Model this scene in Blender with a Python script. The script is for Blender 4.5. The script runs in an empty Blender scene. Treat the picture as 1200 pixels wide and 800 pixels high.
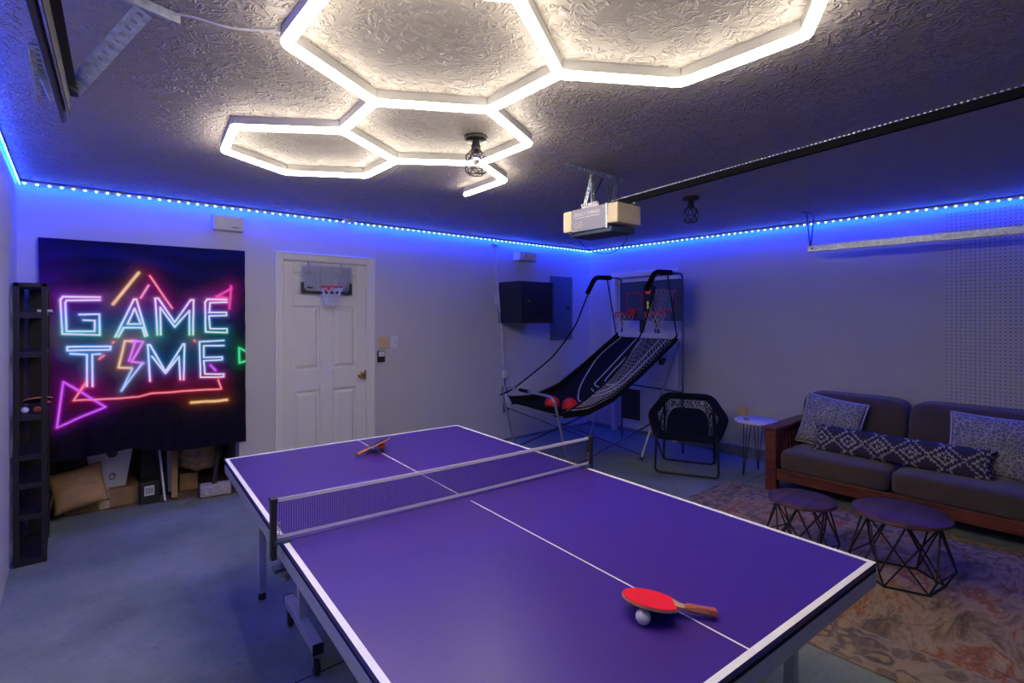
import bpy, bmesh, math, random
import numpy as np
from mathutils import Vector, Matrix
sc = bpy.context.scene
C = sc.collection
random.seed(7)
PI = math.pi
# ---------------------------------------------------------------- camera, world, exposure
YAW = math.radians(40.4)
cam = bpy.data.cameras.new('camera'); camo = bpy.data.objects.new('camera', cam); C.objects.link(camo)
camo.location = (-5.75, -5.03, 1.58); camo.rotation_euler = (PI/2, 0, -YAW)
cam.sensor_width = 36; cam.lens = 605/1200*36; cam.shift_y = -0.025; cam.clip_start = 0.02
sc.camera = camo
W = bpy.data.worlds.new('world'); sc.world = W; W.use_nodes = True
W.node_tree.nodes['Background'].inputs[0].default_value = (0.02, 0.03, 0.06, 1)
W.node_tree.nodes['Background'].inputs[1].default_value = 0.3
sc.view_settings.view_transform = 'Standard'; sc.view_settings.look = 'None'
sc.view_settings.exposure = 0.0; sc.view_settings.gamma = 1; sc.view_settings.use_curve_mapping = False
TUBE_L = 34.0        # radiance of the white light tubes
CHIP_L = 14.0        # radiance of the LED chips
TAPE_L = 225.0        # radiance of the glowing blue tape
TUBE_C = (1, .87, .70)

# ---------------------------------------------------------------- materials
def mat(name, col, rough=.5, metal=0, var=0, vscale=8, bump=0, bscale=60, emit=None, es=0, trans=0, spec=.5, ior=1.45, sheen=0, detail=4):
    m = bpy.data.materials.new(name); m.use_nodes = True
    nt = m.node_tree; b = nt.nodes['Principled BSDF']
    b.inputs['Base Color'].default_value = (*col, 1); b.inputs['Roughness'].default_value = rough
    b.inputs['Metallic'].default_value = metal; b.inputs['Specular IOR Level'].default_value = spec
    b.inputs['IOR'].default_value = ior; b.inputs['Transmission Weight'].default_value = trans
    if sheen: b.inputs['Sheen Weight'].default_value = sheen
    if emit:
        b.inputs['Emission Color'].default_value = (*emit, 1); b.inputs['Emission Strength'].default_value = es
    L = nt.links
    if var or bump:
        tc = nt.nodes.new('ShaderNodeTexCoord')
    if var:
        n = nt.nodes.new('ShaderNodeTexNoise'); n.inputs['Scale'].default_value = vscale; n.inputs['Detail'].default_value = detail
        L.new(tc.outputs['Object'], n.inputs['Vector'])
        r = nt.nodes.new('ShaderNodeMapRange'); r.inputs['From Min'].default_value = .3; r.inputs['From Max'].default_value = .7
        r.inputs['To Min'].default_value = 1-var; r.inputs['To Max'].default_value = 1+var
        L.new(n.outputs['Fac'], r.inputs['Value'])
        mx = nt.nodes.new('ShaderNodeVectorMath'); mx.operation = 'SCALE'; mx.inputs[0].default_value = col
        L.new(r.outputs[0], mx.inputs['Scale']); L.new(mx.outputs[0], b.inputs['Base Color'])
    if bump:
        n = nt.nodes.new('ShaderNodeTexNoise'); n.inputs['Scale'].default_value = bscale; n.inputs['Detail'].default_value = 5
        L.new(tc.outputs['Object'], n.inputs['Vector'])
        bp = nt.nodes.new('ShaderNodeBump'); bp.inputs['Strength'].default_value = bump; bp.inputs['Distance'].default_value = .01
        L.new(n.outputs['Fac'], bp.inputs['Height']); L.new(bp.outputs[0], b.inputs['Normal'])
    return m
class NT:   # tiny node graph helper
    def __init__(s, m): s.t = m.node_tree; s.L = s.t.links; s.b = s.t.nodes['Principled BSDF']
    def n(s, typ, **kw):
        o = s.t.nodes.new('ShaderNode'+typ)
        for k, v in kw.items():
            if k.startswith('i_'): o.inputs[k[2:].replace('_', ' ')].default_value = v
            else: setattr(o, k, v)
        return o
    def link(s, a, b): s.L.new(a, b)
    def math(s, op, a, b=None):
        o = s.n('Math', operation=op)
        for i, v in enumerate((a, b)):
            if v is None: continue
            if isinstance(v, (int, float)): o.inputs[i].default_value = v
            else: s.link(v, o.inputs[i])
        return o.outputs[0]
    def ramp(s, fac, stops):
        r = s.n('ValToRGB'); e = r.color_ramp.elements
        while len(e) < len(stops): e.new(.5)
        for k, (p, c) in enumerate(stops): e[k].position = p; e[k].color = (*c, 1)
        s.link(fac, r.inputs[0]); return r.outputs[0]
    def mix(s, f, a, b):
        o = s.n('Mix', data_type='RGBA')
        for sock, v in ((o.inputs['Factor'], f), (o.inputs[6], a), (o.inputs[7], b)):
            if isinstance(v, (int, float)): sock.default_value = v
            elif isinstance(v, tuple): sock.default_value = (*v, 1)
            else: s.link(v, sock)
        return o.outputs[2]
M = {}
M['wall'] = mat('wall_paint', (.49, .49, .52), .6, var=.03, vscale=2, bump=.12, bscale=120)
M['trim'] = mat('trim_paint', (.68, .68, .68), .4)
M['door'] = mat('door_paint', (.66, .66, .67), .4, bump=.05, bscale=90)
M['curb'] = mat('concrete_curb', (.16, .19, .24), .8, var=.2, vscale=10, bump=.3)
M['tube'] = mat('tube_diffuser', (.9, .9, .9), .5, emit=TUBE_C, es=TUBE_L)
M['housing'] = mat('tube_housing', (.42, .42, .42), .4)
M['chip'] = mat('led_chip', (.8, .9, 1), .4, emit=(.30, .68, 1), es=CHIP_L)
M['tape'] = mat('led_tape', (.05, .1, .6), .4, emit=(0, .022, 1), es=TAPE_L)
M['black_metal'] = mat('black_metal', (.018, .018, .02), .45, .3)
M['black_plastic'] = mat('black_plastic', (.02, .02, .022), .5)
M['black_fabric'] = mat('black_fabric', (.008, .008, .010), .95, bump=.4, bscale=300, spec=.15)
M['mesh_fabric'] = mat('black_mesh_fabric', (.006, .006, .008), .9, bump=.3, bscale=250, spec=.2)
M['galv'] = mat('galvanised_steel', (.50, .56, .62), .42, .75, var=.25, vscale=40)
M['galv_dark'] = mat('dark_steel', (.06, .06, .075), .4, .5, var=.2, vscale=20)
M['chrome'] = mat('grey_tube_steel', (.36, .37, .42), .3, .8)
M['blue_steel'] = mat('blue_grey_steel', (.08, .10, .17), .4, .6)
M['grey_steel'] = mat('silver_painted_steel', (.50, .52, .60), .4, .3)
M['purple'] = mat('purple_table_top', (.055, .020, .22), .36, var=.05, vscale=3, bump=.02, bscale=200, spec=.55)
M['line'] = mat('white_line_paint', (.85, .85, .9), .5)
M['seam'] = mat('dark_seam', (.005, .005, .01), .8)
M['net_cord'] = mat('net_cord', (.03, .025, .075), .8)
M['net_tape'] = mat('net_tape', (.70, .68, .78), .8)
M['red_rubber'] = mat('red_rubber', (.88, .003, .008), .6)
M['black_rubber'] = mat('black_rubber', (.012, .01, .012), .5)
M['paddle_wood'] = mat('paddle_wood', (.55, .30, .16), .5, var=.25, vscale=30)
M['handle_red'] = mat('handle_red_wood', (.42, .10, .05), .4, var=.2, vscale=25)
M['ball_white'] = mat('ball_white', (.82, .80, .80), .4)
M['ball_orange'] = mat('ball_orange', (.9, .18, .03), .4)
M['ball_red'] = mat('basketball_red', (.62, .008, .006), .6, bump=.5, bscale=140)
M['white_plastic'] = mat('white_plastic', (.62, .62, .64), .4)
M['beige_plastic'] = mat('beige_plastic', (.60, .44, .24), .45)
M['tan_plastic'] = mat('tan_plastic', (.66, .55, .33), .45)
M['opener_grey'] = mat('opener_grey', (.20, .20, .24), .45, .2)
M['opener_dark'] = mat('opener_underside', (.03, .05, .08), .5)
M['print_white'] = mat('print_white', (.75, .72, .68), .6)
M['brass'] = mat('brass', (.75, .50, .18), .25, 1)
M['acrylic'] = mat('clear_acrylic', (.90, .93, 1), .04, trans=1, ior=1.25)
M['hoop_red'] = mat('hoop_red', (.65, .02, .015), .4)
M['cord_white'] = mat('white_cord', (.62, .62, .66), .7)
M['wire_white'] = mat('white_wire', (.6, .6, .63), .6)
M['cabinet'] = mat('black_cabinet', (.012, .013, .016), .4, .2)
M['panel_blue'] = mat('grey_panel_door', (.10, .15, .19), .5, .3)
M['cardboard'] = mat('cardboard', (.32, .20, .09), .9, var=.15, vscale=12)
M['kraft'] = mat('kraft_paper', (.42, .26, .11), .85, var=.2, vscale=6, bump=.5, bscale=14)
M['tape_tan'] = mat('packing_tape', (.50, .42, .32), .4)
M['alcove'] = mat('alcove_wall', (.16, .13, .10), .9, var=.2)
M['dirt'] = mat('dusty_slab', (.15, .11, .08), .95, var=.35, vscale=9, bump=.4, bscale=40)
M['wood_stick'] = mat('pale_wood', (.55, .50, .45), .6)
M['frame_dark'] = mat('dark_frame', (.02, .02, .022), .4)
M['glass_dark'] = mat('picture_glass', (.10, .10, .12), .12)
M['tortoise'] = mat('dark_shelf_paint', (.020, .017, .020), .42, .1)
M['cushion'] = mat('charcoal_sofa_fabric', (.095, .068, .050), .95, var=.12, vscale=5, bump=.5, bscale=350, sheen=.25, spec=.15)
M['hairpin'] = mat('hairpin_black', (.01, .01, .012), .4, .5)
M['score_red'] = mat('score_red_led', (.2, .02, .02), .5, emit=(1, .05, .03), es=.35)
M['score_yellow'] = mat('score_yellow_led', (.2, .2, .02), .5, emit=(.6, .7, .08), es=.35)
M['backboard'] = mat('grey_backboard', (.050, .085, .15), .35, spec=.4)
M['court_line'] = mat('court_line_print', (.42, .46, .58), .8)
M['fur'] = mat('silver_brush', (.42, .40, .42), .8, var=.3, vscale=60, bump=.8, bscale=120)
M['woven'] = mat('woven_sack', (.32, .22, .12), .8, var=.35, vscale=14, bump=1, bscale=26)
M['green_cloth'] = mat('patterned_cloth', (.12, .13, .06), .9, var=.6, vscale=22)
M['teal_cloth'] = mat('teal_pink_cloth', (.10, .14, .18), .9, var=.6, vscale=15)
M['cloth_white'] = mat('cord_lace', (.52, .50, .53), .8)
M['pet_flap'] = mat('dark_flap', (.035, .032, .035), .3)
M['wood_leg'] = mat('mahogany', (.14, .034, .014), .38, var=.3, vscale=9)
M['white_top'] = mat('white_worn_top', (.62, .60, .62), .4, var=.12, vscale=7)
M['black_cable'] = mat('black_cable', (.008, .008, .012), .5)

def mk_ceiling():
    m = mat('textured_ceiling', (.35, .325, .30), .55, spec=.5); g = NT(m)
    tc = g.n('TexCoord'); mp = g.n('Mapping'); g.link(tc.outputs['Object'], mp.inputs['Vector'])
    n1 = g.n('TexNoise', i_Scale=9.0, i_Detail=3.0, i_Distortion=1.6); g.link(mp.outputs[0], n1.inputs['Vector'])
    n2 = g.n('TexNoise', i_Scale=19.0, i_Detail=2.0, i_Distortion=1.3); g.link(mp.outputs[0], n2.inputs['Vector'])
    # stomped drywall ridges: thin lines where a warped noise crosses its middle
    a = g.math('ABSOLUTE', g.math('SUBTRACT', n2.outputs['Fac'], .5))
    r = g.n('MapRange'); r.inputs['From Min'].default_value = 0; r.inputs['From Max'].default_value = .10
    r.inputs['To Min'].default_value = 1; r.inputs['To Max'].default_value = 0; g.link(a, r.inputs['Value'])
    msk = g.n('MapRange'); msk.inputs['From Min'].default_value = .40; msk.inputs['From Max'].default_value = .54; g.link(n1.outputs['Fac'], msk.inputs['Value'])
    h = g.math('MULTIPLY', r.outputs[0], msk.outputs[0])
    n3 = g.n('TexNoise', i_Scale=110.0, i_Detail=3.0); g.link(mp.outputs[0], n3.inputs['Vector'])
    h2 = g.math('ADD', h, g.math('MULTIPLY', n3.outputs['Fac'], .18))
    bp = g.n('Bump', i_Strength=.9, i_Distance=.009); g.link(h2, bp.inputs['Height']); g.link(bp.outputs[0], g.b.inputs['Normal'])
    return m
M['ceiling'] = mk_ceiling()
def mk_floor():
    m = mat('painted_concrete', (.2, .25, .33), .55, spec=.35); g = NT(m)
    tc = g.n('TexCoord')
    n1 = g.n('TexNoise', i_Scale=2.2, i_Detail=7.0, i_Roughness=.65); g.link(tc.outputs['Object'], n1.inputs['Vector'])
    c = g.ramp(n1.outputs['Fac'], [(.3, (.135, .165, .135)), (.5, (.195, .230, .185)), (.7, (.26, .290, .24))])
    n2 = g.n('TexNoise', i_Scale=26.0, i_Detail=6.0); g.link(tc.outputs['Object'], n2.inputs['Vector'])
    k = g.ramp(n2.outputs['Fac'], [(.30, (.6, .6, .6)), (.42, (1, 1, 1))])
    mx = g.n('Mix', data_type='RGBA', blend_type='MULTIPLY'); mx.inputs['Factor'].default_value = .5
    g.link(c, mx.inputs[6]); g.link(k, mx.inputs[7]); g.link(mx.outputs[2], g.b.inputs['Base Color'])
    bp = g.n('Bump', i_Strength=.25, i_Distance=.004); g.link(n2.outputs['Fac'], bp.inputs['Height']); g.link(bp.outputs[0], g.b.inputs['Normal'])
    rr = g.n('MapRange'); rr.inputs['To Min'].default_value = .35; rr.inputs['To Max'].default_value = .75; g.link(n1.outputs['Fac'], rr.inputs['Value']); g.link(rr.outputs[0], g.b.inputs['Roughness'])
    return m
M['floor'] = mk_floor()
def mk_rug():
    m = mat('worn_oriental_rug', (.3, .2, .2), 1, spec=.1); g = NT(m)
    tc = g.n('TexCoord'); sp = g.n('SeparateXYZ'); g.link(tc.outputs['Object'], sp.inputs[0])
    st = g.n('Mapping'); st.inputs['Scale'].default_value = (1, 2.6, 1); g.link(tc.outputs['Object'], st.inputs['Vector'])
    n1 = g.n('TexNoise', i_Scale=1.9, i_Detail=8.0, i_Roughness=.7, i_Distortion=.6); g.link(st.outputs[0], n1.inputs['Vector'])
    fieldc = g.ramp(n1.outputs['Fac'], [(.30, (.07, .06, .045)), (.42, (.26, .17, .09)), (.50, (.44, .32, .17)), (.57, (.33, .11, .04)), (.66, (.49, .37, .20)), (.8, (.13, .11, .07))])
    # medallion motifs
    v = g.n('TexVoronoi', feature='DISTANCE_TO_EDGE', i_Scale=5.0, i_Randomness=.6); w = g.n('TexNoise', i_Scale=9.0, i_Detail=3.0)
    g.link(tc.outputs['Object'], w.inputs['Vector'])
    wv = g.n('VectorMath', operation='MULTIPLY_ADD'); g.link(w.outputs['Color'], wv.inputs[0]); wv.inputs[1].default_value = (.12, .12, 0); g.link(tc.outputs['Object'], wv.inputs[2])
    g.link(wv.outputs[0], v.inputs['Vector'])
    mot = g.ramp(v.outputs['Distance'], [(.0, (1, 1, 1)), (.05, (1, 1, 1)), (.07, (0, 0, 0)), (.16, (0, 0, 0)), (.18, (.7, .7, .7)), (.22, (0, 0, 0))])
    n4 = g.n('TexNoise', i_Scale=4.0, i_Detail=5.0); g.link(tc.outputs['Object'], n4.inputs['Vector'])
    worn = g.ramp(n4.outputs['Fac'], [(.44, (0, 0, 0)), (.62, (.55, .55, .55))])
    f1 = g.math('MULTIPLY', mot, worn)
    c1 = g.mix(f1, fieldc, (.07, .065, .08))
    # border: distance to the rug's edge (half sizes 1.05 x 1.50)
    dx = g.math('SUBTRACT', 1.045, g.math('ABSOLUTE', sp.outputs[0])); dy = g.math('SUBTRACT', 1.50, g.math('ABSOLUTE', sp.outputs[1]))
    d = g.math('MINIMUM', dx, dy)
    bmask = g.math('LESS_THAN', d, .30)
    v2 = g.n('TexVoronoi', feature='F1', i_Scale=11.0, i_Randomness=.8); g.link(wv.outputs[0], v2.inputs['Vector'])
    bc = g.ramp(v2.outputs['Distance'], [(.0, (.42, .32, .15)), (.30, (.35, .27, .13)), (.36, (.10, .09, .08)), (.55, (.13, .115, .095)), (.62, (.34, .27, .17))])
    bcn = g.mix(.35, bc, fieldc)
    c2 = g.mix(bmask, c1, bcn)
    ln = g.math('ADD', g.math('LESS_THAN', g.math('ABSOLUTE', g.math('SUBTRACT', d, .30)), .008), g.math('LESS_THAN', g.math('ABSOLUTE', g.math('SUBTRACT', d, .05)), .006))
    c3 = g.mix(g.math('MULTIPLY', ln, .8), c2, (.33, .27, .20))
    g.link(c3, g.b.inputs['Base Color'])
    n3 = g.n('TexNoise', i_Scale=220.0, i_Detail=2.0); g.link(tc.outputs['Object'], n3.inputs['Vector'])
    bp = g.n('Bump', i_Strength=.6, i_Distance=.004); g.link(n3.outputs['Fac'], bp.inputs['Height']); g.link(bp.outputs[0], g.b.inputs['Normal'])
    return m
M['rug'] = mk_rug()
def mk_wood(name, c0, c1, scale, rough=.4, axis=0):
    m = mat(name, c0, rough); g = NT(m); tc = g.n('TexCoord'); mp = g.n('Mapping')
    s = [scale]*3; s[axis] = scale*.12; mp.inputs['Scale'].default_value = s; g.link(tc.outputs['Object'], mp.inputs['Vector'])
    n = g.n('TexNoise', i_Scale=6.0, i_Detail=8.0, i_Roughness=.6, i_Distortion=.8); g.link(mp.outputs[0], n.inputs['Vector'])
    g.link(g.ramp(n.outputs['Fac'], [(.32, c0), (.68, c1)]), g.b.inputs['Base Color'])
    bp = g.n('Bump', i_Strength=.15, i_Distance=.003); g.link(n.outputs['Fac'], bp.inputs['Height']); g.link(bp.outputs[0], g.b.inputs['Normal'])
    return m
M['mahogany'] = mk_wood('mahogany_arm', (.065, .014, .007), (.21, .055, .022), 5, .4, 1)
M['table_wood'] = mk_wood('dark_walnut_top', (.042, .020, .018), (.135, .062, .052), 2.2, .45, 0)
def mk_peg():
    m = mat('pegboard', (.52, .52, .56), .6); g = NT(m); tc = g.n('TexCoord'); sp = g.n('SeparateXYZ'); g.link(tc.outputs['Object'], sp.inputs[0])
    q = []
    for k in (1, 2):
        f = g.math('FRACT', g.math('MULTIPLY', sp.outputs[k], 1/.0305)); q.append(g.math('POWER', g.math('SUBTRACT', f, .5), 2))
    r = g.math('LESS_THAN', g.math('ADD', q[0], q[1]), .020)
    g.link(g.mix(r, (.52, .52, .56), (.02, .02, .03)), g.b.inputs['Base Color'])
    bp = g.n('Bump', i_Strength=1.0, i_Distance=.003, invert=True); g.link(r, bp.inputs['Height']); g.link(bp.outputs[0], g.b.inputs['Normal'])
    return m
M['peg'] = mk_peg()
def mk_crackle():
    m = mat('grey_crackle_cushion', (.22, .24, .25), .9); g = NT(m); tc = g.n('TexCoord')
    w = g.n('TexNoise', i_Scale=30.0, i_Detail=2.0); g.link(tc.outputs['Object'], w.inputs['Vector'])
    wv = g.n('VectorMath', operation='MULTIPLY_ADD'); g.link(w.outputs['Color'], wv.inputs[0]); wv.inputs[1].default_value = (.035, .035, .035); g.link(tc.outputs['Object'], wv.inputs[2])
    v = g.n('TexVoronoi', feature='DISTANCE_TO_EDGE', i_Scale=34.0); g.link(wv.outputs[0], v.inputs['Vector'])
    g.link(g.ramp(v.outputs['Distance'], [(.0, (.42, .40, .38)), (.045, (.40, .38, .36)), (.10, (.165, .17, .17))]), g.b.inputs['Base Color'])
    bp = g.n('Bump', i_Strength=.3, i_Distance=.002); g.link(w.outputs['Fac'], bp.inputs['Height']); g.link(bp.outputs[0], g.b.inputs['Normal'])
    return m
M['crackle'] = mk_crackle()
def mk_ikat():
    m = mat('navy_ikat_cushion', (.03, .03, .06), .9); g = NT(m); tc = g.n('TexCoord'); sp = g.n('SeparateXYZ'); g.link(tc.outputs['Object'], sp.inputs[0])
    x = g.math('DIVIDE', g.math('FLOOR', g.math('MULTIPLY', sp.outputs[0], 130)), 130)
    n = g.n('TexNoise', i_Scale=60.0, i_Detail=1.0); g.link(tc.outputs['Object'], n.inputs['Vector'])
    zig = g.math('MULTIPLY', g.math('PINGPONG', g.math('MULTIPLY', sp.outputs[0], 46), .5), .16)
    u = g.math('ABSOLUTE', g.math('SUBTRACT', g.math('FRACT', g.math('ADD', g.math('DIVIDE', x, .215), .0)), .5))
    v = g.math('ABSOLUTE', g.math('SUBTRACT', g.math('FRACT', g.math('ADD', g.math('DIVIDE', sp.outputs[1], .17), .5)), .5))
    d = g.math('ADD', g.math('ADD', g.math('ADD', u, g.math('MULTIPLY', v, .9)), zig), g.math('MULTIPLY', g.math('SUBTRACT', n.outputs['Fac'], .5), .22))
    k = (.38, .355, .35); z = (.035, .030, .055)
    g.link(g.ramp(d, [(0, k), (.10, k), (.115, z), (.24, z), (.255, k), (.34, k), (.355, z), (.52, z), (.535, k), (.60, k), (.615, z), (1, z)]), g.b.inputs['Base Color'])
    return m
M['ikat'] = mk_ikat()
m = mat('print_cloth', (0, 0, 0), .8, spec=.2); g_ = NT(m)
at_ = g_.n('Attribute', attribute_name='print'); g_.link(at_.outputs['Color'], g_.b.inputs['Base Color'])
at2 = g_.n('Attribute', attribute_name='ink'); g_.link(at2.outputs['Color'], g_.b.inputs['Emission Color']); g_.b.inputs['Emission Strength'].default_value = .5  # emission added so the printed strokes outshine the lit wall
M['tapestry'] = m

# ---------------------------------------------------------------- mesh builder
class MB:
    def __init__(s): s.v = []; s.f = []
    def add(s, vs, fs):
        o = len(s.v); s.v += [tuple(p) for p in vs]; s.f += [tuple(i+o for i in f) for f in fs]; return s
    def box(s, x0, x1, y0, y1, z0, z1):
        vs = [(x, y, z) for x in (x0, x1) for y in (y0, y1) for z in (z0, z1)]
        return s.add(vs, [(0, 1, 3, 2), (4, 6, 7, 5), (0, 4, 5, 1), (2, 3, 7, 6), (0, 2, 6, 4), (1, 5, 7, 3)])
    def beam(s, a, b, w, h, up=(0, 0, 1)):
        a = Vector(a); b = Vector(b); d = (b-a).normalized(); up = Vector(up)
        if abs(d.dot(up)) > .98: up = Vector((1, 0, 0))
        sd = d.cross(up).normalized(); u = sd.cross(d)
        vs = [p+sd*i*w/2+u*j*h/2 for p in (a, b) for i in (-1, 1) for j in (-1, 1)]
        return s.add(vs, [(0, 1, 3, 2), (4, 6, 7, 5), (0, 4, 5, 1), (2, 3, 7, 6), (0, 2, 6, 4), (1, 5, 7, 3)])
    def tube(s, pts, r, n=8, closed=False):
        P = [Vector(p) for p in pts]; N = len(P); rings = []; prev = None
        for i in range(N):
            if closed: t = (P[(i+1) % N]-P[i-1]).normalized()
            elif i == 0: t = (P[1]-P[0]).normalized()
            elif i == N-1: t = (P[-1]-P[-2]).normalized()
            else: t = ((P[i+1]-P[i]).normalized()+(P[i]-P[i-1]).normalized()).normalized()
            if prev is None: u = t.orthogonal().normalized()
            else: u = (prev-t*prev.dot(t)).normalized()
            prev = u; w = t.cross(u); rr = r[i] if isinstance(r, (list, tuple)) else r
            rings.append([P[i]+(u*math.cos(2*PI*k/n)+w*math.sin(2*PI*k/n))*rr for k in range(n)])
        vs = [p for rg in rings for p in rg]; fs = []
        for i in range(N if closed else N-1):
            j = (i+1) % N
            for k in range(n): fs.append((i*n+k, i*n+(k+1) % n, j*n+(k+1) % n, j*n+k))
        if not closed: fs += [tuple(range(n))[::-1], tuple((N-1)*n+k for k in range(n))]
        return s.add(vs, fs)
    def lathe(s, prof, n=24, c=(0, 0, 0)):
        vs = []; fs = []; m = len(prof)
        for k in range(n):
            a = 2*PI*k/n
            vs += [(c[0]+r*math.cos(a), c[1]+r*math.sin(a), c[2]+z) for r, z in prof]
        for k in range(n):
            j = (k+1) % n
            for i in range(m-1): fs.append((k*m+i, j*m+i, j*m+i+1, k*m+i+1))
        fs += [tuple(k*m for k in range(n))[::-1], tuple(k*m+m-1 for k in range(n))]
        return s.add(vs, fs)
    def prism(s, poly, a, b, f=None):
        f = f or (lambda x, y, t: (x, y, t)); n = len(poly)
        vs = [f(x, y, a) for x, y in poly]+[f(x, y, b) for x, y in poly]
        fs = [tuple(range(n))[::-1], tuple(range(n, 2*n))]+[(i, (i+1) % n, n+(i+1) % n, n+i) for i in range(n)]
        return s.add(vs, fs)
    def sphere(s, c, r, n=20, m=12, sc_=(1, 1, 1)):
        prof = [(r*math.sin(PI*i/m), -r*math.cos(PI*i/m)) for i in range(m+1)]; prof[0] = (r*.01, -r); prof[-1] = (r*.01, r)
        o = MB().lathe(prof, n)
        return s.add([(c[0]+x*sc_[0], c[1]+y*sc_[1], c[2]+z*sc_[2]) for x, y, z in o.v], o.f)
    def xf(s, M4): s.v = [tuple(M4 @ Vector(p)) for p in s.v]; return s
    def build(s, name, m, parent=None, smooth=False, bevel=0, seg=2, kind=None, label=None, loc=None, rot=None):
        me = bpy.data.meshes.new(name); me.from_pydata(s.v, [], s.f); me.validate(); me.update()
        bm = bmesh.new(); bm.from_mesh(me); bmesh.ops.recalc_face_normals(bm, faces=bm.faces)
        if smooth:
            for f in bm.faces: f.smooth = True
            for e in bm.edges:
                if len(e.link_faces) == 2 and e.calc_face_angle(0) > .9: e.smooth = False
        bm.to_mesh(me); bm.free()
        me.materials.append(M[m]); o = bpy.data.objects.new(name, me); C.objects.link(o)
        if parent is not None: attach(o, parent)
        if bevel:
            b = o.modifiers.new('bevel', 'BEVEL'); b.width = bevel; b.segments = seg; b.limit_method = 'ANGLE'
            if seg > 2:
                for p in me.polygons: p.use_smooth = True
        if kind: o['kind'] = kind
        if label: o['label'] = label
        if loc: o.location = loc
        if rot: o.rotation_euler = rot
        return o
WORLD = {}
def attach(o, p):
    o.parent = p
    if p.name in WORLD: o.matrix_parent_inverse = WORLD[p.name]
def thing(name, label, cat, loc=(0, 0, 0), rotz=0, group=None, local=False):
    o = bpy.data.objects.new(name, None); C.objects.link(o); o.empty_display_size = .1
    o.location = loc; o.rotation_euler = (0, 0, rotz); o['label'] = label; o['category'] = cat
    if group: o['group'] = group
    if not local: WORLD[o.name] = (Matrix.Translation(loc) @ Matrix.Rotation(rotz, 4, 'Z')).inverted()
    return o
def tag(o, label, cat, group=None, kind=None):
    o['label'] = label; o['category'] = cat
    if group: o['group'] = group
    if kind: o['kind'] = kind
    return o
def struct(o, label=None):
    o['kind'] = 'structure'
    if label: o['label'] = label
    return o
def text(body, size, ext, m, parent, mtx, name='lettering', bold=0):
    cu = bpy.data.curves.new(name, 'FONT'); cu.body = body; cu.size = size; cu.extrude = ext; cu.align_x = 'CENTER'; cu.align_y = 'CENTER'; cu.offset = bold
    t = bpy.data.objects.new(name, cu); C.objects.link(t)
    dg = bpy.context.evaluated_depsgraph_get(); me = bpy.data.meshes.new_from_object(t.evaluated_get(dg)); bpy.data.objects.remove(t)
    me.transform(mtx); me.materials.clear(); me.materials.append(M[m]); o = bpy.data.objects.new(name, me); C.objects.link(o)
    if parent is not None: attach(o, parent)
    return o
def rnd(pts, r, n=4):      # round the corners of a polyline
    P = [Vector(p) for p in pts]; out = [P[0]]
    for i in range(1, len(P)-1):
        a = P[i-1]-P[i]; b = P[i+1]-P[i]; k = min(r, a.length*.45, b.length*.45)
        p0 = P[i]+a.normalized()*k; p1 = P[i]+b.normalized()*k
        for j in range(n+1):
            t = j/n; out.append(p0*(1-t)**2+P[i]*2*t*(1-t)+p1*t*t)
    return out+[P[-1]]
def smoothpts(pts, n=8):   # Catmull-Rom
    P = [Vector(p) for p in pts]; P = [P[0]*2-P[1]]+P+[P[-1]*2-P[-2]]; out = []
    for i in range(1, len(P)-2):
        for j in range(n):
            t = j/n; a, b, c, d = P[i-1:i+3]
            out.append(.5*((2*b)+(c-a)*t+(2*a-5*b+4*c-d)*t*t+(3*b-a-3*c+d)*t**3))
    return out+[P[-2]]

# ================================================================= the room
XL, YF, H = -6.05, -6.4, 2.54
struct(MB().box(XL-.15, .15, YF-.15, 1.25, -.1, 0).build('floor', 'floor'), 'blue grey painted concrete garage floor')
struct(MB().box(XL-.15, .15, YF-.15, 1.25, H, H+.1).build('ceiling', 'ceiling'), 'textured drywall garage ceiling')
AX0, AX1, AZ = -5.925, -4.63, 2.08       # storage alcove behind the tapestry
DX0, DX1, DZ = -4.275, -3.42, 2.115     # door opening
wb = MB()
wb.box(XL-.15, AX0, 0, .14, 0, H).box(AX0, AX1, 0, .14, AZ, H).box(AX1, DX0, 0, .14, 0, H).box(DX0, DX1, 0, .14, DZ, H).box(DX1, .15, 0, .14, 0, H)
struct(wb.build('wall_back', 'wall'), 'white wall with the panel door and tapestry')
D2Y0, D2Y1, D2Z = -1.40, -.50, 2.11
wr = MB().box(0, .14, D2Y1, 0, 0, H).box(0, .14, D2Y0, D2Y1, D2Z, H).box(0, .14, YF, D2Y0, 0, H)
struct(wr.build('wall_right', 'wall'), 'white wall behind the sofa')
struct(MB().box(XL-.15, XL, YF, 0, 0, H).build('wall_left', 'wall'), 'white wall at the left edge')
struct(MB().box(XL-.15, .15, YF-.15, YF, 0, H).build('wall_front', 'curb'))
al = MB().box(AX0-.1, AX0, .14, 1.1, 0, H).box(AX1, AX1+.1, .14, 1.1, 0, H).box(AX0-.1, AX1+.1, 1.1, 1.2, 0, H)
struct(al.build('wall_alcove', 'alcove'), 'dark walls of the storage alcove')
struct(MB().prism([(AX0, .36), (-5.3, .27), (-4.9, .12), (AX1, .06), (AX1, 1.1), (AX0, 1.1)], 0, .006).build('floor_alcove', 'dirt'), 'bare brown dusty slab inside the alcove')
struct(MB().box(XL, 0, -2.735, -2.728, 0, .0006).build('trim_3', 'seam'), 'narrow dark control joint across the concrete floor')
# skirting / concrete curbs
struct(MB().box(-.035, 0, YF, D2Y0-.07, 0, .12).build('baseboard_right', 'curb', bevel=.006), 'low grey concrete curb under the right wall')
struct(MB().box(-.03, 0, D2Y1+.07, 0, 0, .05).build('baseboard_corner', 'curb'))
struct(MB().box(DX1+.09, 0, -.012, 0, 0, .03).build('baseboard_back', 'curb'))
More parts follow.
